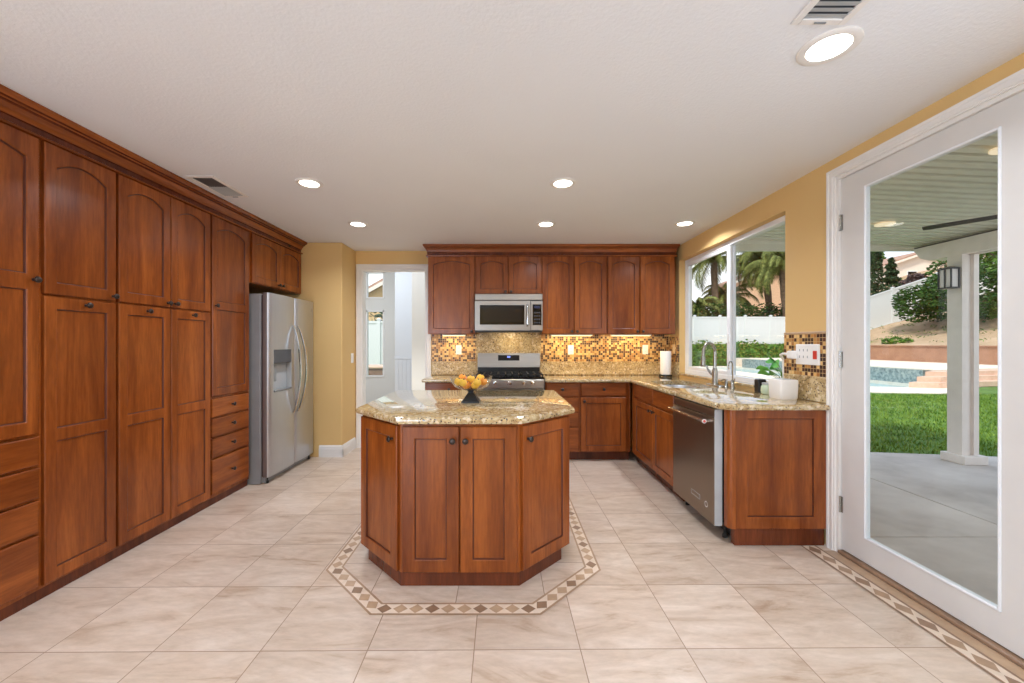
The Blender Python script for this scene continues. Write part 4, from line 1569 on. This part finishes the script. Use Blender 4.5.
def vent(x0, x1, y0, y1, label, axis, nsl, open_to=None):
    t_ = thing('ceiling_vent', label, 'vent', ((x0 + x1) / 2, (y0 + y1) / 2, CEIL), 'ceiling air vents')
    b_ = .026
    mb = MB()
    zt, zb = CEIL, CEIL - .008
    mb.box((x0, y0, zb), (x0 + b_, y1, zt), .002).box((x1 - b_, y0, zb), (x1, y1, zt), .002).box((x0 + b_, y0, zb), (x1 - b_, y0 + b_, zt), .002).box((x0 + b_, y1 - b_, zb), (x1 - b_, y1, zt), .002)
    mb.build('frame', M['white'], t_)
    MB().box((x0 + b_, y0 + b_, zt - .0012), (x1 - b_, y1 - b_, zt)).build('duct', M['darkgrey'], t_)
    mb = MB()
    for k in range(nsl):
        s = (k + .5) / nsl
        if axis == 'x':
            yy = y0 + b_ + (y1 - y0 - 2 * b_) * s
            hw = (y1 - y0 - 2 * b_) / nsl * .40
            mb.loops([[(x, yy - hw, zt - .0075), (x, yy + hw, zt - .0035), (x, yy + hw, zt - .0025), (x, yy - hw, zt - .0065)] for x in (x0 + b_, x1 - b_)])
        else:
            xx = x0 + b_ + (x1 - x0 - 2 * b_) * s
            hw = (x1 - x0 - 2 * b_) / nsl * .40
            mb.loops([[(xx - hw, y, zt - .0075), (xx + hw, y, zt - .0035), (xx + hw, y, zt - .0025), (xx - hw, y, zt - .0065)] for y in (open_to or y0 + b_, y1 - b_)])
    mb.build('louvers', M['lightgrey'], t_)
    MB().box(((x0 + x1) / 2 - .02, y1 - .016, zb - .004), ((x0 + x1) / 2 + .02, y1 - .010, zb)).build('damper_lever', M['midgrey'], t_)
    return t_


vent(-2.19, -1.995, 2.74, 3.13, 'white ceiling vent beside the left cabinet crown', 'y', 9, 2.93)
vent(1.03, 1.225, 1.06, 1.44, 'white ceiling vent at the top edge near the large light', 'x', 13)

# ------------------------------------------------------------------ hall room behind the doorway
hall = MB()
struct(MB().box((-4.2, YB + .12, -.14), (0, 8.7, 0)).build('floor_hall', M['floor']))
struct(MB().box((-4.2, YB + .12, 3.3), (0, 8.8, 3.45)).build('ceiling_hall', M['ceil']))
YH = 8.5
hx0, hx1 = -2.93, -2.545
b = MB()
b.box((-4.2, YH, 0), (hx0, YH + .14, 3.3)).box((hx1, YH, 0), (-1.9, YH + .14, 3.3)).box((hx0, YH, 0), (hx1, YH + .14, .585)).box((hx0, YH, 2.0), (hx1, YH + .14, 2.25)).box((hx0, YH, 2.82), (hx1, YH + .14, 3.3))
struct(b.build('wall_hall_back', M['hallgrey']))
struct(MB().box((-4.2, YB + .12, 0), (-4.06, YH, 3.3)).build('wall_hall_left', M['hallgrey']))
struct(MB().box((-2.045, 7.5, 0), (-1.6, YH, 3.3)).build('wall_hall_middle', M['hallblue']))
struct(MB().box((-1.5, 6.5, 0), (0, YH, 3.3)).build('wall_hall_right', M['hallgrey']))
mb = MB()
mb.box((-2.055, 7.485, 1.0), (-1.6, 7.5, 1.045), .004).box((-2.05, 7.49, 0), (-1.6, 7.5, .14))
for k in range(6):
    mb.box((-2.045 + k * .075, 7.494, .14), (-1.975 + k * .075, 7.5, 1.0), .002)
struct(mb.build('trim_7', M['hallblue']))
for (n_, z0, z1) in (('window_2', .585, 2.0), ('window_3', 2.25, 2.82)):
    wo = bpy.data.objects.new(n_, None)
    wo.location = ((hx0 + hx1) / 2, YH, z0)
    COL.objects.link(wo)
    tag(wo, 'narrow tall window seen through the doorway' if n_ == 'window_2' else 'small upper window seen through the doorway', 'window', kind='structure')
    mb = MB()
    t = .03
    mb.box((hx0, YH - .01, z0), (hx0 + t, YH + .06, z1)).box((hx1 - t, YH - .01, z0), (hx1, YH + .06, z1)).box((hx0, YH - .02, z0), (hx1, YH + .06, z0 + t)).box((hx0, YH - .01, z1 - t), (hx1, YH + .06, z1))
    mb.build('window_frame', M['vinyl'], wo)
    MB().box((hx0 + t, YH + .03, z0 + t), (hx1 - t, YH + .035, z1 - t)).build('glass_pane', M['glass'], wo)

# ------------------------------------------------------------------ patio, lawn, pool, hill
ZG = -.05
mb = MB()
pts = [(X2, -3.0), (9.0, -3.0), (9.0, 4.25), (7.0, 4.55), (5.6, 4.78), (4.6, 4.93), (3.6, 4.95), (X2, 4.95)]
for (x0, x1, y0, y1) in ((X2, 3.645, -3, 2.765), (3.655, 9.0, -3, 2.765), (X2, 3.645, 2.775, 4.95)):
    mb.box((x0, y0, ZG - .12), (x1, y1, ZG), 0.004)
far = [(3.655, 2.775), (9.0, 2.775), (9.0, 4.25), (7.0, 4.55), (5.6, 4.78), (4.6, 4.93), (3.655, 4.95)]
mb.loops([[(x, y, z) for x, y in far] for z in (ZG - .12, ZG)])
struct(mb.build('floor_patio', M['concrete']))
mb = MB()
mb.box((-9, 4.0, ZG - .3), (X2, 4.5, ZG - .13))
lawn = [(X2, -3), (26, -3), (26, 20), (20, 15.2), (17.4, 14.0), (15.5, 12.9), (13.2, 11.3), (11.8, 10.75), (10.2, 11.0), (9.9, 12), (9.9, 24.5), (X2, 24.5)]
mb = MB()
mb.loops([[(x, y, z) for x, y in lawn] for z in (ZG - .5, ZG - .012)])
struct(mb.build('lawn_ground', M['turf']))
mb = MB()
mb.loops([[(x, y, z) for x, y in [(-12, 9.0), (X2, 9.0), (X2, 40), (-12, 40)]] for z in (ZG - .5, ZG - .02)])
struct(mb.build('side_yard_ground', M['turf']))
# pool deck
mb = MB()
cop = [(10.0, 12.05), (10.2, 11.05), (11.8, 10.8), (13.2, 11.35), (15.5, 12.95), (17.4, 14.05), (19.9, 15.3), (19.9, 27.0), (10.0, 27.0)]
water = [(11.5, 12.6), (12.4, 12.35), (13.68, 13.0), (13.68, 23.0), (11.5, 23.0)]
ring = [(11.5, 12.6), (12.4, 12.35), (13.68, 13.0), (13.68, 23.0), (11.5, 23.0)]
mb.bm.free()
mb = MB()
bm = mb.bm
ov = [mb.v((x, y, ZG)) for x, y in cop]
iv = [mb.v((x, y, ZG)) for x, y in ring]
es = [bm.edges.new((l[i], l[(i + 1) % len(l)])) for l in (ov, iv) for i in range(len(l))]
bmesh.ops.triangle_fill(bm, edges=es, use_beauty=True)
for l, dz in ((ov, -.3), (iv, -.5)):
    lo = [mb.v((v.co.x, v.co.y, ZG + dz)) for v in l]
    for i in range(len(l)):
        j = (i + 1) % len(l)
        mb.f([l[i], l[j], lo[j], lo[i]])
struct(mb.build('pool_coping', M['coping']))
mb = MB()
mb.loops([[(x, y, z) for x, y in ring] for z in (-.55, -.17)])
tag(mb.build('pool_water', M['water']), 'blue swimming pool water beyond the lawn', 'water', kind='stuff')
struct(MB().box((13.69, 13.08, -.5), (13.89, 23.0, .43)).build('pool_tile_wall', M['pooltile']))
mb = MB()
mb.loops([[(x, y, z) for x, y in ((13.9, 13.06), (20.0, 14.9), (20.0, 27.0), (13.9, 27.0))] for z in (-.3, .43)])
mb.box((13.69, 13.0, .431), (13.95, 23.1, .47))
struct(mb.build('pool_deck', M['coping']))
st = thing('pool_steps', 'pale pink stone steps climbing from the pool edge to the raised deck', 'steps', (16, 13.4, ZG))
for (xl, yl), (xf, yf), yr, z1 in (((12.45, 12.30), (13.1, 12.05), 13.7, .11), ((12.95, 12.55), (13.5, 12.35), 14.0, .26), ((13.5, 12.82), (14.0, 12.65), 14.35, .40)):
    MB().loops([[(x, y, z) for x, y in ((xl, yl), (xf, yf), (19.9, yr), (19.9, 14.84), (13.92, 13.03), (13.64, 12.92))] for z in (ZG, z1)]).build('step', M['pinkstone'], st)
struct(MB().box((20.0, -3, -.3), (20.35, 60, 1.17)).box((19.95, -3, 1.17), (20.4, 60, 1.22)).build('retaining_wall', M['stucco']))


def hill_z(x, y):
    return 1.16 + max(0, x - 20.35) * .30 + .25 * math.sin(x * .5 + y * .35) * min(1, max(0, (x - 20.5) / 4))


mb = MB()
nx, ny = 40, 50
gr = [[mb.v((20.35 + i * 1.1, -3 + j * 1.4, hill_z(20.35 + i * 1.1, -3 + j * 1.4))) for i in range(nx)] for j in range(ny)]
for j in range(ny - 1):
    for i in range(nx - 1):
        mb.f([gr[j][i], gr[j][i + 1], gr[j + 1][i + 1], gr[j + 1][i]])
struct(mb.build('hill', M['dirt'], None, 'all'))
# bank below the white fence
mb = MB()
nx, ny = 30, 8
gr = [[mb.v((X2 - 4 + i * .82, 24.4 + j * .2, ZG - .05 + 1.34 * (j / (ny - 1)))) for i in range(nx)] for j in range(ny)]
for j in range(ny - 1):
    for i in range(nx - 1):
        mb.f([gr[j][i], gr[j][i + 1], gr[j + 1][i + 1], gr[j + 1][i]])
struct(mb.build('bank', M['turf'], None, 'all'))
mb = MB().box((-2, 25.75, -.2), (20.0, 60, 1.27))
struct(mb.build('terrace_ground', M['turf']))

# white vinyl fences
def fence(x0, x1, y, label, zf, h, step, name='vinyl_fence'):
    t_ = thing(name, label, 'fence', ((x0 + x1) / 2, y, zf((x0 + x1) / 2)))
    n = max(1, int(round((x1 - x0) / step)))
    pan = MB()
    for k in range(n):
        a, c_ = x0 + (x1 - x0) * k / n, x0 + (x1 - x0) * (k + 1) / n
        za, zc = zf(a), zf(c_)
        for (q0, q1, th) in ((.05, h - .02, .02), (h - .10, h, .045), (.03, .16, .045)):
            pan.loops([[(x, y - th, z + q0), (x, y + th, z + q0), (x, y + th, z + q1), (x, y - th, z + q1)] for x, z in ((a, za), (c_, zc))])
    pan.build('fence_panel', M['fence'], t_)
    for k in range(n + 1):
        x = x0 + (x1 - x0) * k / n
        z = zf(x)
        mb = MB()
        mb.box((x - .065, y - .065, z - .1), (x + .065, y + .065, z + h + .04))
        mb.loops([[(x - s, y - s, z + h + q), (x + s, y - s, z + h + q), (x + s, y + s, z + h + q), (x - s, y + s, z + h + q)] for s, q in ((.08, .04), (.08, .07), (.01, .12))])
        mb.build('post', M['fence'], t_)
    return t_


fence(2.5, 18.9, 25.9, 'long level white vinyl fence behind the lawn, seen through the sink window', lambda x: 1.27, 1.78, 1.64)
fence(19.0, 36.0, 25.4, 'white vinyl fence climbing the dirt hill, seen through the patio door', lambda x: 1.0 + max(0, x - 20) * .33, 2.25, 2.83)
fence(-9.0, -1.0, 16.0, 'white vinyl fence outside the hall window', lambda x: ZG - .02, 2.28, 2.0)
pw = thing('planter', 'brown stone planter outside the hall window', 'planter', (-3.8, 11.4, ZG))
MB().box((-5.6, 11.1, ZG - .05), (-2.6, 11.9, .60), .02).build('wall', plain('planter_brick', (140, 108, 88), .9, var=.2, scale=14), pw)
MB().box((-5.65, 11.05, .60), (-2.55, 11.95, .67), .02).build('cap', M['pinkstone'], pw)

# ------------------------------------------------------------------ patio cover
pc = thing('patio_cover', 'off-white slatted patio cover over the concrete outside', 'patio cover', (3.8, 2.0, ZG))
roofz = lambda x: 2.63 - .045 * (x - 2.2)
mb = MB()
pit = .105
y = -2.9
sect = []
while y < 5.02:
    sect += [(y, 0), (y + .060, 0), (y + .064, .060), (y + .101, .060)]
    y += pit
L = []
for x in (X2 + .001, 5.35):
    z = roofz(x)
    L.append([(x, yy, z + dz) for yy, dz in sect] + [(x, sect[-1][0], z + .09), (x, sect[0][0], z + .09)])
mb.loops(L)
mb.build('roof_panel', M['pergola'], pc)
BX = 5.10
mb = MB()
prof = [(4.98, 2.475), (4.98, 2.44), (4.90, 2.33), (4.80, 2.285), (-2.9, 2.285), (-2.9, 2.475)]
mb.loops([[(x, yy, z) for yy, z in prof] for x in (BX, BX + .08)])
mb.build('beam', M['post'], pc)
MB().box((BX - .004, -2.9, 2.462), (BX + .002, 4.97, 2.474)).build('gasket_and_shadow_line', M['bronze'], pc)  # dark strip painted in for the shadow line between beam and roof
MB().loops([[(x, yy, z) for yy, z in prof] for x in (BX + .13, BX + .19)]).build('beam', M['post'], pc)
mb = MB()
mb.box((X2 + .001, 5.02, 2.455), (5.36, 5.06, 2.66))
mb.build('fascia', M['pergola'], pc)
mb = MB()
cx0, cy0 = 5.095, 4.45
mb.box((cx0, cy0, ZG), (cx0 + .078, cy0 + .15, 2.285))
mb.box((cx0 + .078, cy0 + .03, ZG), (cx0 + .133, cy0 + .12, 2.285))
mb.box((cx0 + .133, cy0, ZG), (cx0 + .190, cy0 + .15, 2.285))
post = mb.build('post', M['post'], pc)
MB().box((cx0 - .03, cy0 - .05, ZG), (cx0 + .24, cy0 + .20, ZG + .095), .006).build('post_base', M['post'], pc)
for (x, yy) in ((3.98, 4.18), (3.30, 2.62)):
    z = roofz(x)
    MB().lathe([(.082, 0), (.082, .012), (.001, .014)], (x, yy, z - .008), (0, 0, -1), 24).build('recessed_lamp', mat_emit('patio_lamp', (255, 232, 200), 0.55), pc)
ln = thing('wall_lantern', 'black framed lantern with white glass on the patio post', 'lantern', (cx0, cy0 + .075, 1.92))
lx0, lx1, ly0, ly1, lz0, lz1 = cx0 - .115, cx0 - .015, cy0 + .005, cy0 + .145, 1.925, 2.125
MB().box((lx0 + .01, ly0 + .01, lz0), (lx1 - .01, ly1 - .01, lz1)).build('glass_box', plain('opal_glass', (226, 222, 220), .3), ln)
mb = MB()
w = .012
for (x, y) in ((lx0, ly0), (lx1 - w, ly0), (lx0, ly1 - w), (lx1 - w, ly1 - w), (lx0, (ly0 + ly1) / 2 - w / 2)):
    mb.box((x, y, lz0 - .01), (x + w, y + w, lz1 + .01))
mb.box((lx0, ly0, lz0 - .014), (lx1, ly1, lz0))
mb.build('frame', M['black'], ln)
MB().loops([[(x, y, z) for x, y in ((lx0 - s, ly0 - s), (lx1 + s * .2, ly0 - s), (lx1 + s * .2, ly1 + s), (lx0 - s, ly1 + s))] for s, z in ((.004, lz1), (.004, lz1 + .014), (-.045, lz1 + .036))]).build('cap', M['black'], ln)
MB().box((cx0 - .02, cy0 + .03, lz0 + .05), (cx0, cy0 + .12, lz1 - .03)).build('mount', M['black'], ln)
# ceiling fan under the cover
cf = thing('ceiling_fan', 'dark-bladed ceiling fan under the patio cover, mostly behind the door stile', 'ceiling fan', (3.93, 2.85, 2.2))
fx, fy, fz = 3.93, 2.85, 2.275
MB().lathe([(.06, 0), (.06, .03), (.013, .04), (.013, roofz(fx) - fz - .055), (.05, roofz(fx) - fz - .045), (.05, roofz(fx) - fz - .003)], (fx, fy, fz), (0, 0, 1), 18).build('downrod', M['bronze'], cf, True)
MB().lathe([(.001, -.09), (.05, -.085), (.10, -.05), (.11, -.01), (.08, .02), (.06, .03)], (fx, fy, fz), (0, 0, 1), 20).build('motor', M['bronze'], cf, True)
for k in range(5):
    a = R(127 + 72 * k)
    u = Vector((math.cos(a), math.sin(a), 0))
    s = Vector((-math.sin(a), math.cos(a), 0))
    rows = []
    for q, hw in ((.10, .012), (.17, .026), (.62, .032), (.66, .02)):
        c_ = Vector((fx, fy, fz - .02)) + u * q
        rows.append([tuple(c_ - s * hw - Vector((0, 0, .008))), tuple(c_ + s * hw + Vector((0, 0, .008))), tuple(c_ + s * hw + Vector((0, 0, .014))), tuple(c_ - s * hw - Vector((0, 0, .002)))])
    MB().loops(rows).build('blade', M['bronze'], cf)

# ------------------------------------------------------------------ plants outside
def leaf_mesh(name, pts, size, mat, parent=None, seed=1, base=None, up=0.35, ratio=.55):
    rnd = random.Random(seed)
    off = absloc(parent) if parent is not None else Vector(base or (0, 0, 0))
    V, F = [], []
    for (x, y, z, n_) in pts:
        a = rnd.uniform(0, 6.283)
        u = Vector((math.cos(a), math.sin(a), rnd.uniform(-.6, up))).normalized()
        w_ = u.cross(Vector((rnd.uniform(-1, 1), rnd.uniform(-1, 1), rnd.uniform(-.2, 1)))).normalized()
        s = size * rnd.uniform(.6, 1.25)
        c_ = Vector((x, y, z)) - off
        i = len(V)
        V += [tuple(c_ - u * s * .5), tuple(c_ + w_ * s * ratio * .5), tuple(c_ + u * s * .5), tuple(c_ - w_ * s * ratio * .5)]
        F.append((i, i + 1, i + 2, i + 3))
    me = bpy.data.meshes.new(name)
    me.from_pydata(V, [], F)
    me.materials.append(mat)
    o = bpy.data.objects.new(name, me)
    COL.objects.link(o)
    if parent is not None:
        o.parent = parent
    elif base:
        o.location = base
    return o


def blob_points(n, clumps, seed):
    rnd = random.Random(seed)
    out = []
    tot = sum(r ** 2 for *_, r in clumps)
    for (cx, cy, cz, r) in clumps:
        for _ in range(int(n * r * r / tot)):
            d = Vector((rnd.gauss(0, 1), rnd.gauss(0, 1), rnd.gauss(0, 1))).normalized()
            q = r * (rnd.uniform(.55, 1.0) ** .5)
            out.append((cx + d.x * q, cy + d.y * q, cz + d.z * q * .85, 0))
    return out


def bushy_tree(loc, R_, zc, label, mat, seed, n=5200, leaf=.22, name='tree', flat=.8, group=None):
    t_ = thing(name, label, 'tree', loc, group)
    rnd = random.Random(seed)
    cl = [(loc[0], loc[1], zc, R_ * .62)]
    for k in range(16):
        a = rnd.uniform(0, 6.28)
        e = rnd.uniform(-.6, 1.0)
        q = R_ * .72
        cl.append((loc[0] + math.cos(a) * q * math.cos(e), loc[1] + math.sin(a) * q * math.cos(e), zc + math.sin(e) * q * flat, R_ * rnd.uniform(.26, .42)))
    core = MB()
    for c_ in cl:
        core.ball(c_[:3], c_[3] * .72, 2)
    leaf_mesh('foliage', blob_points(n, cl, seed), leaf, mat, t_, seed)
    mb = MB()
    h = zc - loc[2]
    mb.tube([loc, (loc[0] + .05, loc[1], loc[2] + h * .5), (loc[0], loc[1], zc)], [R_ * .09, R_ * .06, R_ * .03], 8)
    for k in range(5):
        a = k * 1.26
        mb.tube([(loc[0], loc[1], loc[2] + h * .55), (loc[0] + math.cos(a) * R_ * .5, loc[1] + math.sin(a) * R_ * .5, zc + R_ * .1)], [R_ * .04, R_ * .012], 6)
    mb.build('trunk', M['bark'], t_, True)
    core.bm.free()
    return t_


def cypress(loc, h, r, label, mat, seed, n=2600, leaf=.22, group=None, name='cypress_tree', rag=.0):
    t_ = thing(name, label, 'tree', loc, group)
    rnd = random.Random(seed)
    pts = []
    for _ in range(n):
        s = rnd.random() ** .8
        rr = r * (1 - s) ** .6 * min(1, .55 + s * 4) * (1 + rag * math.sin(s * 40 + rnd.random()))
        a = rnd.uniform(0, 6.283)
        q = rr * rnd.uniform(.6, 1)
        pts.append((loc[0] + math.cos(a) * q, loc[1] + math.sin(a) * q, loc[2] + .25 + s * (h - .25), 0))
    leaf_mesh('foliage', pts, leaf, mat, t_, seed, up=1.2)
    MB().tube([loc, (loc[0], loc[1], loc[2] + h * .9)], [r * .16, .02], 8).build('trunk', M['bark'], t_, True)
    return t_


def palm(loc, h, fl_, label, seed, nf=34):
    t_ = thing('palm_tree', label, 'palm tree', loc, 'palms beyond the white fence')
    rnd = random.Random(seed)
    mb = MB()
    path = [(loc[0] + .12 * math.sin(k * .7), loc[1], loc[2] + h * k / 8) for k in range(9)]
    mb.tube(path, [.20 + (.03 if k % 2 else 0) for k in range(9)], 10)
    mb.build('trunk', M['bark'], t_, True)
    top = Vector(path[-1])
    off = absloc(t_)
    V, F = [], []
    for k in range(nf):
        a = k * 2.399 + rnd.uniform(-.2, .2)
        el = rnd.uniform(-.1, 1.25)
        L = fl_ * rnd.uniform(.8, 1.1)
        d = Vector((math.cos(a), math.sin(a), 0))
        pts = []
        p = top.copy()
        ang = el
        for j in range(13):
            pts.append(p.copy())
            st = L / 12
            p = p + (d * math.cos(ang) + Vector((0, 0, math.sin(ang)))) * st
            ang -= (.10 + .05 * j / 3) * 1.05
        sd = Vector((-math.sin(a), math.cos(a), 0))
        for j in range(12):
            for half in range(4):
                q = pts[j].lerp(pts[j + 1], half / 4)
                t = (pts[j + 1] - pts[j]).normalized()
                ll = L * .22 * math.sin(math.pi * min(.97, (j + half / 4 + 1.2) / 13)) ** .6
                for sg in (-1, 1):
                    e = q + sd * sg * ll * .55 + t * ll * .35 + Vector((0, 0, -ll * rnd.uniform(.45, .8)))
                    i = len(V)
                    V += [tuple(q - off + t * .035), tuple(q - off - t * .035), tuple(e - off)]
                    F.append((i, i + 1, i + 2))
            i = len(V)
            w_ = sd * .03
            V += [tuple(pts[j] - w_ - off), tuple(pts[j] + w_ - off), tuple(pts[j + 1] + w_ * .6 - off), tuple(pts[j + 1] - w_ * .6 - off)]
            F.append((i, i + 1, i + 2, i + 3))
    me = bpy.data.meshes.new('fronds')
    me.from_pydata(V, [], F)
    me.materials.append(M['leafpalm'])
    o = bpy.data.objects.new('fronds', me)
    COL.objects.link(o)
    o.parent = t_
    return t_


palm((15.6, 29.5, 1.2), 6.3, 3.3, 'tall palm behind the white fence in the far window pane', 5)
palm((18.9, 28.6, 1.2), 6.0, 3.5, 'broad palm behind the white fence in the near window pane', 8, 64)
palm((13.7, 28.3, 1.2), 2.6, 2.0, 'low yellow-green palm behind the fence at the far end of the window', 17, 40)
palm((17.1, 30.5, 1.2), 3.6, 2.6, 'short palm between the two tall palms behind the fence', 19, 44)
palm((18.7, 26.6, 1.2), 5.2, 3.2, 'palm whose fronds hang over the near end of the white fence', 13, 36)

# hedge strip behind the level fence and groundcover on the bank
rnd = random.Random(21)
pts = [(rnd.uniform(3, 20), rnd.uniform(27.0, 28.4), rnd.uniform(1.5, 3.85 + .25 * math.sin(k * .01)), 0) for k in range(16000)]
tag(leaf_mesh('hedge', pts, .22, M['leafdark'], None, 4, base=(11, 27.6, 1.27)), 'dark green hedge running behind the level white fence', 'hedge', kind='stuff')
pts = [(rnd.uniform(3, 19.6), rnd.uniform(24.0, 25.6), 0, 0) for k in range(9000)]
pts = [(x, y, ZG + max(0, min(1, (y - 24.3) / 1.4)) * 1.3 + rnd.uniform(.0, .32) + .12 * math.sin(x * 2.1), 0) for x, y, z, n_ in pts]
tag(leaf_mesh('groundcover', pts, .20, M['leafhedge'], None, 6, base=(11, 25, ZG)), 'bright green groundcover on the bank below the white fence', 'plants', kind='stuff')

bushy_tree((23.9, 20.6, hill_z(23.9, 20.6)), 2.6, 3.7, 'big bushy green tree on the dirt hill behind the patio post', M['leafdark'], 31, 9000, .20)
bushy_tree((27.0, 20.6, hill_z(27, 20.6)), 2.7, 5.9, 'second bushy green tree on the hill, right of the patio post', M['leafmid'], 37, 8000, .22)
cypress((27.4, 30.0, hill_z(27.4, 30)), 7.6, .36, 'dark columnar cypress at the glass edge above the hill fence', M['leafcy'], 41, group='conifers above the hill fence')
cypress((28.25, 30.2, hill_z(28.25, 30)), 7.9, .36, 'second columnar cypress just right of the glass edge', M['leafcy'], 43, group='conifers above the hill fence')
cypress((30.5, 31.5, hill_z(30.5, 31.5)), 3.6, .65, 'pointed conifer in front of the white hill house', M['leafcy'], 47, 1500, .3, group='conifers above the hill fence', name='conifer_tree', rag=.35)
bushy_tree((35.3, 34.5, hill_z(35.3, 34.5)), 1.1, hill_z(35.3, 34.5) + 1.1, 'purple-brown bush before the white hill house', M['leafpurple'], 53, 2600, .30, name='bush')
bushy_tree((56.5, 64, 9), 3.4, 14.5, 'pale distant tree at the left of the white hill house', M['leafmid'], 59, 2400, .6)
sh = thing('shrub', 'low green shrub on top of the brown retaining wall', 'shrub', (21.0, 21.4, hill_z(21, 21.4)))
leaf_mesh('foliage', blob_points(600, [(21.0, 21.4, 1.42, .30), (21.2, 21.0, 1.40, .24), (20.9, 21.8, 1.40, .24)], 61), .14, M['leafhedge'], sh, 61)
# dry grass tufts scattered on the hill
pts = []
for k in range(260):
    x, y = rnd.uniform(20.8, 34), rnd.uniform(12, 27)
    z = hill_z(x, y)
    for q in range(7):
        pts.append((x + rnd.gauss(0, .16), y + rnd.gauss(0, .16), z + rnd.uniform(.02, .14), 0))
tag(leaf_mesh('grass', pts, .16, M['leafhedge'], None, 71, base=(26, 20, 2.5), up=1.4, ratio=.25), 'sparse grass tufts scattered over the dirt hill', 'grass', kind='stuff')

# lawn blades between patio and pool
rnd = random.Random(77)
V, F = [], []
for k in range(42000):
    x = rnd.uniform(3.9, 13.5)
    y = rnd.uniform(4.2, 12.0)
    if y > 10.7 and x > 9.6 and (y > 11.0 or x < 12):
        continue
    if x * 1.36 < y - .3 or (x > 9.7 and y > 10.6):
        continue
    edge = 4.95 if x < 4.6 else 4.95 - (x - 4.6) * .155
    if y < edge:
        continue
    a = rnd.uniform(0, 6.28)
    h = rnd.uniform(.03, .07)
    w_ = rnd.uniform(.006, .014)
    dx, dy = math.cos(a) * w_, math.sin(a) * w_
    lx, ly = rnd.gauss(0, .02), rnd.gauss(0, .02)
    i = len(V)
    V += [(x - dx, y - dy, ZG - .014), (x + dx, y + dy, ZG - .014), (x + lx, y + ly, ZG + h - .014)]
    F.append((i, i + 1, i + 2))
me = bpy.data.meshes.new('lawn_grass')
me.from_pydata(V, [], F)
me.materials.append(M['blade'])
o = bpy.data.objects.new('lawn_grass', me)
COL.objects.link(o)
tag(o, 'mown green lawn between the patio and the pool', 'grass', kind='stuff')

# ------------------------------------------------------------------ neighbouring houses
def house(name, label, x0, x1, y0, y1, z0, zw, zr, wallm, gable='y', eave=.5, windows=()):
    t_ = thing(name, label, 'house', ((x0 + x1) / 2, (y0 + y1) / 2, z0))
    mb = MB()
    if gable == 'y':      # gable end faces -Y
        xm_ = (x0 + x1) / 2
        prof = [(x0, z0), (x1, z0), (x1, zw), (xm_, zr), (x0, zw)]
        mb.loops([[(x, y, z) for x, z in prof] for y in (y0, y1)])
        mb.build('wall', wallm, t_)
        k = (zr - zw) / (xm_ - x0)
        mb = MB()
        pr = [(x0 - eave, zw - eave * k), (xm_, zr), (x1 + eave, zw - eave * k), (x1 + eave, zw - eave * k + .28), (xm_, zr + .3), (x0 - eave, zw - eave * k + .28)]
        mb.loops([[(x, y, z) for x, z in pr] for y in (y0 - eave, y1 + eave)])
        mb.build('roof', M['roof'], t_)
        mb = MB()
        pr = [(x0 - eave, zw - eave * k - .12), (xm_, zr - .12), (x1 + eave, zw - eave * k - .12), (x1 + eave, zw - eave * k + .12), (xm_, zr + .12), (x0 - eave, zw - eave * k + .12)]
        mb.loops([[(x, y, z) for x, z in pr] for y in (y0 - eave - .06, y0 - eave)])
        mb.build('fascia', M['housewhite'], t_)
    for (wx0, wx1, wz0, wz1) in windows:
        f_ = MB().box((wx0 - .08, y0 - .05, wz0 - .08), (wx1 + .08, y0, wz1 + .08)).build('window', M['vinyl'], t_)
        MB().box((wx0, y0 - .06, wz0), (wx1, y0 - .05, wz1)).build('pane', M['blackgloss'], f_)
    return t_


house('house', 'peach house with a low gable behind the palms, seen through the sink window', 22.6, 30.4, 40, 42, 1.0, 7.3, 8.9, M['housepink'], windows=((28.6, 29.8, 3.4, 4.8),))
house('house', 'white house with clay roof on the hill above the fence', 43.6, 52.5, 46, 58, 6.0, 10.2, 11.7, M['housewhite'], windows=((44.4, 45.2, 8.6, 9.6), (46.4, 47.4, 8.6, 9.6)))
house('house', 'tan house gable outside the upper hall window', -11.0, 1.0, 25, 33, -.1, 3.0, 6.4, M['housetan'])
hp = [(rnd.uniform(-9, -1), rnd.uniform(18, 19), rnd.uniform(0, 2.9), 0) for _ in range(1500)]
tag(leaf_mesh('shrubbery', hp, .3, M['leafcy'], None, 83, base=(-5, 18.5, 0)), 'dark shrubbery above the fence outside the hall window', 'plants', kind='stuff')
